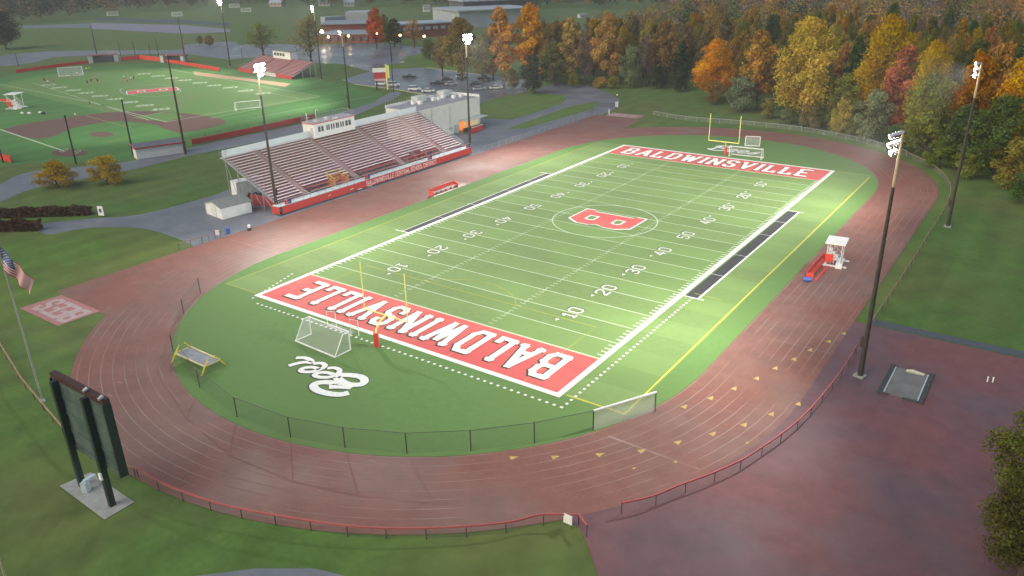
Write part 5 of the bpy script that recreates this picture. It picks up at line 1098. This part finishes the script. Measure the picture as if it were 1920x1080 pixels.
# ================================================================== trees
def T(u, v, tv, wpx, kind, col, label, group=None, name='tree', cs=1.0):
    x, y = G(u, v); d = math.hypot(x-CAM[0], y-CAM[1]); return tree(kind, x, y, height_at((u, v), tv), wpx*d/CF/2, tuple(c*cs for c in CL[col]), label, group, name)
LM = [ # base u, base v, top v, crown width px, kind, colour, label
 (1335,190,66,95,'big','orange','orange tree at the left end of the wood right of the far goalposts'),
 (1388,209,138,88,'bush','sage','grey green bushy tree in front of the orange trees at the wood edge'),
 (1418,206,50,95,'round','amber','amber tree between the left orange tree and the tall golden tree'),
 (1502,238,18,135,'big','golden','tall golden yellow tree, the brightest of the wood behind the far bend'),
 (1468,226,95,60,'tall','green','narrow green tree below the left side of the tall golden tree'),
 (1540,240,120,50,'tall','olive','narrow olive tree at the foot of the tall golden tree'),
 (1640,252,14,118,'big','yellow','broad yellow tree right of the tall golden tree'),
 (1580,248,128,74,'round','olive','low olive and orange tree at the wood edge right of the golden tree'),
 (1668,262,72,82,'tall','red','red tree leaning among the yellow trees of the wood'),
 (1632,266,160,88,'bush','sage','grey green bush at the wood edge under the red tree'),
 (1572,254,180,50,'bush','yellow','small yellow bush low at the wood edge near the grey green bush'),
 (1732,296,128,115,'broad','olive','broad olive tree above the right floodlight head'),
 (1722,270,64,92,'big','yellow','gold tree behind the broad olive tree'),
 (1800,292,82,90,'round','rust','rust orange tree left of the far right floodlight pole head'),
 (1842,290,70,78,'round','amber','amber brown tree behind the far right floodlight pole'),
 (1905,320,50,118,'big','orange','big orange tree at the right edge of the picture'),
 (1858,335,172,140,'broad','green','dark green tree right of the far right floodlight pole'),
 (1893,352,250,90,'bush','olive','yellow olive bush at the right edge below the wood'),
 (1790,318,190,85,'round','green','green tree left of the base of the far right wood'),
 (1930,385,315,90,'bush','green','dark green bush cut by the right edge'),
 (945,152,2,72,'tall','orange','tall orange tree left of centre in the middle wood'),
 (992,150,0,95,'round','orange','wide orange tree at the crest of the middle wood'),
 (1040,160,70,72,'round','moss','moss green tree in front of the wide orange tree'),
 (1000,176,96,74,'bush','dark','dark evergreen bush at the edge of the car park, front of the middle wood'),
 (1068,160,24,62,'tall','amber','amber tree right of the wide orange tree'),
 (1134,160,12,78,'round','amber','tall amber and olive tree in the middle wood'),
 (1246,160,34,80,'round','brown','olive brown tree at the right end of the middle wood'),
 (1180,164,78,60,'bush','sage','grey green rounded tree at the edge of the grass in the middle wood'),
 (1095,162,46,46,'sparse','grey','bare grey tree between the amber trees of the middle wood'),
 (1210,162,52,50,'sparse','grey','bare grey tree left of the olive brown tree'),
 (1275,168,70,44,'tall','dark','narrow dark tree at the gap between the two woods'),
 (866,150,24,84,'round','brown','brown and orange tree behind the lit head of the grandstand floodlight pole'),
 (905,152,60,66,'round','olive','olive tree right of the lit head of the grandstand floodlight pole'),
 (830,142,58,58,'sparse','brown','thin brown tree at the left end of the middle wood'),
 (925,150,38,60,'tall','rust','rust tree between the brown tree and the tall orange tree'),
 (584,118,22,84,'sparse','brown','bare oak with spreading limbs right of the small press box'),
 (494,104,36,82,'sparse','olive','half bare tree behind the small press box'),
 (706,92,9,40,'round','red','bright red orange tree beside the school roof'),
 (740,88,30,44,'tall','moss','green tree right of the bright red tree'),
 (777,90,30,50,'sparse','rust','thin rust tree in front of the brick classroom block'),
 (722,84,22,34,'round','olive','olive tree between the bright red tree and the green tree'),
 (805,112,70,44,'bush','moss','small green tree at the corner of the wet car park'),
 (108,352,298,84,'bush','tawny','left yellow orange shrub behind the brown hedge'),
 (203,346,288,84,'bush','tawny','right yellow orange shrub behind the brown hedge'),
 (12,92,18,70,'broad','dark','very dark tree at the top left edge'),
 (375,84,66,20,'round','brown','tiny round brown tree by the road near the far red fence'),
 (393,88,64,22,'round','brown','small brown tree right of the tiny tree by the road'),
]
CL['tawny'] = (.33,.20,.03)
for k_ in CL: CL[k_] = tuple(c*1.28 for c in CL[k_])
PLM = []
for a in LM: o = T(*a, name='shrub' if 'shrub' in a[6] else 'tree'); PLM.append((o.location.x, o.location.y, a[6]))
x, y = G(2010,1075); tree('big', 67.0, -50.5, 11.0, 4.8, (.13,.13,.016), 'yellow green tree at the right edge beside the red apron'); tree('big', 66.9, -58.6, 10.5, 4.4, (.10,.09,.015), 'dark olive tree at the lower right corner of the red apron')
# the rest of the wood, tree by tree
def inside(P, x, y):
    c = False
    for i in range(len(P)):
        (x1, y1), (x2, y2) = P[i], P[i-1]
        if (y1 > y) != (y2 > y) and x < (x2-x1)*(y-y1)/(y2-y1)+x1: c = not c
    return c
def proj(x, y, z):
    q = (np.array([x, y, z])-CAM) @ RM; return 960+CF*q[0]/-q[2], 540-CF*q[1]/-q[2], -q[2]
WOOD = [(-42,148),(-30,140),(-14,118),(4,104),(24,90),(43,76),(60,55),(76,40),(110,30),(110,190),(60,270),(-70,270),(-75,190)]
MID = [(-112,142),(-100,136),(-80,145),(-56,154),(-48,156),(-66,215),(-150,215)]
rs = random.Random(11); pts = [(p[0], p[1]) for p in PLM]; extra = []
COLW = ['amber','olive','brown','amber','grey','yellow','moss','moss','olive','rust','green','amber']
NAMEW = dict(olive='olive', brown='brown', grey='bare grey', green='green', moss='moss green', amber='amber', rust='rust', yellow='yellow', sage='grey green')
for P, n, dmin in ((WOOD, 4000, 8.2), (MID, 1500, 7.2)):
    for _ in range(n):
        x, y = rs.uniform(min(p[0] for p in P), max(p[0] for p in P)), rs.uniform(min(p[1] for p in P), max(p[1] for p in P))
        if not inside(P, x, y): continue
        u, v, d = proj(x, y, 12)
        if d < 0 or not -40 < u < 1960 or v < -60: continue
        if min((x-a)**2+(y-b)**2 for a, b in pts) < dmin**2: continue
        if len(extra) > 215: break
        pts.append((x, y)); extra.append((x, y, u, P is MID))
ORD = ['first','second','third','fourth','fifth','sixth','seventh','eighth','ninth','tenth','eleventh','twelfth','thirteenth','fourteenth','fifteenth','sixteenth','seventeenth','eighteenth','nineteenth','twentieth','twenty-first','twenty-second','twenty-third','twenty-fourth']
CNT = {}
extra.sort(key=lambda e: math.hypot(e[0]-CAM[0], e[1]-CAM[1]))
for x, y, u, mid in extra:
    col = rs.choice(COLW); kind = 'sparse' if col == 'grey' else rs.choice(['round','tall','round','broad' if not mid else 'tall'])
    lx, ly, ll = min(PLM, key=lambda p: (p[0]-x)**2+(p[1]-y)**2)
    lu = proj(lx, ly, 5)[0]; far = math.hypot(x-CAM[0], y-CAM[1]) > math.hypot(lx-CAM[0], ly-CAM[1])
    short = ll.split(',')[0]
    for w in (' in the', ' at the', ' among', ' below', ' behind', ' right', ' left', ' between', ' in front', ' above', ' low', ' of the'): 
        i = short.find(w); short = short[:i] if i > 6 and w != ' of the' else short
    rel = ('behind' if far else 'in front of')+(' and left of' if u < lu-18 else ' and right of' if u > lu+18 else '')
    key = '%s tree %s the %s' % (NAMEW[col], rel, short); CNT[key] = CNT.get(key, 0)+1
    lab = key if CNT[key] == 1 else '%s nearest %s' % (ORD[min(CNT[key]-1, 23)], key)
    tree(kind, x, y, rs.uniform(15,24) if not mid else rs.uniform(14,21), rs.uniform(3.4,5.6), tuple(c*.8 for c in CL[col]), lab, 'trees filling the wood')
# bright reeds and shrubs along the foot of the wood
for i, (u, v, tv, w, col) in enumerate(((1440,222,190,34,'olive'),(1478,232,205,30,'sage'),(1515,243,200,36,'brown'),(1600,258,225,34,'moss'),(1680,284,240,44,'green'),(1760,316,270,52,'moss'),(1815,335,285,48,'olive'),(1340,196,160,34,'brown'),(1075,164,140,24,'olive'),(1125,165,148,26,'yellow'),(1150,166,146,24,'olive'),(1235,166,130,34,'dark'),(1275,172,140,30,'dark'),(960,168,135,30,'brown'))):
    T(u, v, v-(v-tv)*1.3, w*1.35, 'bush', col, '%s shrub at the foot of the wood, %s edge shrub from the left' % (NAMEW.get(col, 'dark'), ORD[[1440,1478,1515,1600,1680,1760,1815,1340,1075,1125,1150,1235,1275,960].index(u)] if False else ORD[sorted([1440,1478,1515,1600,1680,1760,1815,1340,1075,1125,1150,1235,1275,960]).index(u)]), 'shrubs at the foot of the wood', 'shrub')
# far woods nobody could count
def far_wood(name, P, n, hr, cols, seed, minrow=-70):
    rs = np.random.RandomState(seed); xs = [p[0] for p in P]; ys = [p[1] for p in P]; V, Tn, CC = [], [], []; k = 0
    for _ in range(n*6):
        x, y = rs.uniform(min(xs), max(xs)), rs.uniform(min(ys), max(ys))
        if not inside(P, x, y): continue
        H = rs.uniform(*hr); r = H*rs.uniform(.22,.34); m_ = 330 if seed in (1,5,6,7) else 120; d = rs.normal(size=(m_,3)); d /= np.linalg.norm(d, axis=1)[:,None]
        c = np.array([x, y, H*.58])+d*np.array([r, r, H*.42])*(rs.rand(m_)[:,None]**.4); V.append(leaf_data(c, H*(.03 if m_ > 200 else .05), rs, d)); col = np.array(CL[cols[rs.randint(len(cols))]])*rs.uniform(.6,1.1)
        CC.append(np.repeat(col[None], m_, 0)*rs.uniform(.7,1.3,(m_,1))); k += 1
        if k >= n: break
    V = np.concatenate(V); C = np.concatenate(CC); me = raw_leaf_mesh(name, V, np.full(len(C), .5)); at = me.attributes.new('leafcol', 'FLOAT_COLOR', 'FACE'); at.data.foreach_set('color', np.concatenate([C, np.ones((len(C),1))], 1).astype(np.float32).ravel())
    me.materials.append(m_far); o = bpy.data.objects.new(name, me); COL.objects.link(o); o['kind'] = 'stuff'; o['label'] = ['','autumn woodland mass filling the top right behind the front trees','thin strip of brown woodland behind the middle wood','dark tree line along the top edge above the school','dark tree line along the top edge above the practice field','near black woodland mass in the top left corner','dark tree clump behind the large grey hall','grey brown thicket behind the middle wood'][[0,1,5,2,3,4,6,7].index(seed) if seed else 0]; o['category'] = 'wood'
m_far = bpy.data.materials.new('far foliage'); m_far.use_nodes = True
_a = _n(m_far.node_tree, 'ShaderNodeAttribute', attribute_name='leafcol'); _b = m_far.node_tree.nodes['Principled BSDF']; m_far.node_tree.links.new(_a.outputs['Color'], _b.inputs['Base Color']); _b.inputs['Roughness'].default_value = .9; _b.inputs['Specular IOR Level'].default_value = .1
far_wood('far_wood', [(110,190),(110,700),(-260,760),(-290,640),(-170,420),(-140,300),(-70,270),(60,270)], 700, (14,23), ['brown','grey','olive','green','amber','grey','dark','rust'], 1)
far_wood('far_wood', [(-170,330),(-150,300),(-75,200),(-60,270),(-140,330),(-170,430)], 60, (12,18), ['brown','grey','olive','green'], 5)
far_wood('far_wood', px([(820,20),(1300,16),(1300,-8),(820,-8)]), 420, (14,24), ['dark','grey','brown','green','dark'], 2)
far_wood('far_wood', px([(400,12),(820,16),(830,-10),(400,-12)]), 420, (13,24), ['dark','dark','green','grey','brown'], 3)
far_wood('far_wood', px([(-60,48),(30,48),(180,34),(300,22),(400,14),(420,-12),(-60,-10)]), 900, (15,24), ['dark','dark','brown','dark','grey'], 4)
far_wood('far_wood', px([(860,40),(1010,30),(1015,22),(860,30)]), 60, (10,16), ['dark','olive','grey','amber'], 6)
far_wood('far_wood', px([(1100,110),(1270,110),(1275,62),(1105,66)]), 120, (10,15), ['grey','brown','olive','grey'], 7)
# ================================================================== light
w = bpy.data.worlds.new('World'); S.world = w; w.use_nodes = True; nt = w.node_tree; bg = nt.nodes['Background']
sky = nt.nodes.new('ShaderNodeTexSky'); sky.sky_type = 'NISHITA'; sky.sun_disc = False; SE, SA = math.radians(24), math.radians(200)
sky.sun_elevation = SE; sky.sun_rotation = SA; sky.air_density = 1.3; sky.dust_density = 2.5; nt.links.new(sky.outputs[0], bg.inputs[0]); bg.inputs[1].default_value = .093
sun = bpy.data.objects.new('sun', bpy.data.lights.new('sun', 'SUN')); COL.objects.link(sun); sun.data.energy = 1.0; sun.data.angle = math.radians(40); sun.data.color = (1,.93,.84)
sv = Vector((math.sin(SA)*math.cos(SE+.5), math.cos(SA)*math.cos(SE+.5), math.sin(SE+.5))); sun.rotation_euler = (-sv).to_track_quat('-Z', 'Y').to_euler(); sun.location = (0,0,120)
PW = 26500
flood(-53.6,-28.0, 27.0, [(-6,-62),(6,-30),(-34,-22),(-24,-58)], PW); flood(-58.0,36.0, 26.6, [(-10,50),(5,26),(-38,14),(0,4)], PW); flood(50.1,-33.7, 26.6, [(10,-66),(0,-34),(2,-6),(20,-58)], PW); flood(50.1,-33.7, 26.6, [(-58,-6)], PW*1.3); flood(50.3,27.3, 26.6, [(-62,24)], PW*1.3); flood(50.3,27.3, 26.6, [(8,52),(-6,26),(0,6)], PW)
for b, h, aim in (((432,125),30,(-250,62)), ((603,150),29,(-205,58)), ((655,205),25,(-165,40))): x, y = G(*b); flood(x, y, h, [aim], PW*2.2)
x, y = G(200,250); flood(-126,-14, 25, [(-200,30)], PW*1.2)
S.view_settings.view_transform = 'Standard'; S.view_settings.look = 'None'; S.view_settings.gamma = 1; S.view_settings.use_curve_mapping = False; S.view_settings.exposure = 0.62
# the damp evening air
HZ = bpy.data.materials.new('damp air'); HZ.use_nodes = True; nt = HZ.node_tree; nt.nodes.remove(nt.nodes['Principled BSDF']); pv = nt.nodes.new('ShaderNodeVolumePrincipled'); pv.inputs['Color'].default_value = (.93,.95,1,1); pv.inputs['Density'].default_value = .0002; pv.inputs['Anisotropy'].default_value = .2
nt.links.new(pv.outputs[0], nt.nodes['Material Output'].inputs['Volume'])
mb = MB(); mb.hexa([(-3520,-620,-1.5),(920,-620,-1.5),(920,4220,-1.5),(-3520,4220,-1.5),(-3520,-620,52),(920,-620,52),(920,4220,52),(-3520,4220,52)]); hz = mb.build('haze', HZ); hz['kind'] = 'stuff'; hz['label'] = 'thin damp evening haze over the whole place'; hz['category'] = 'haze'
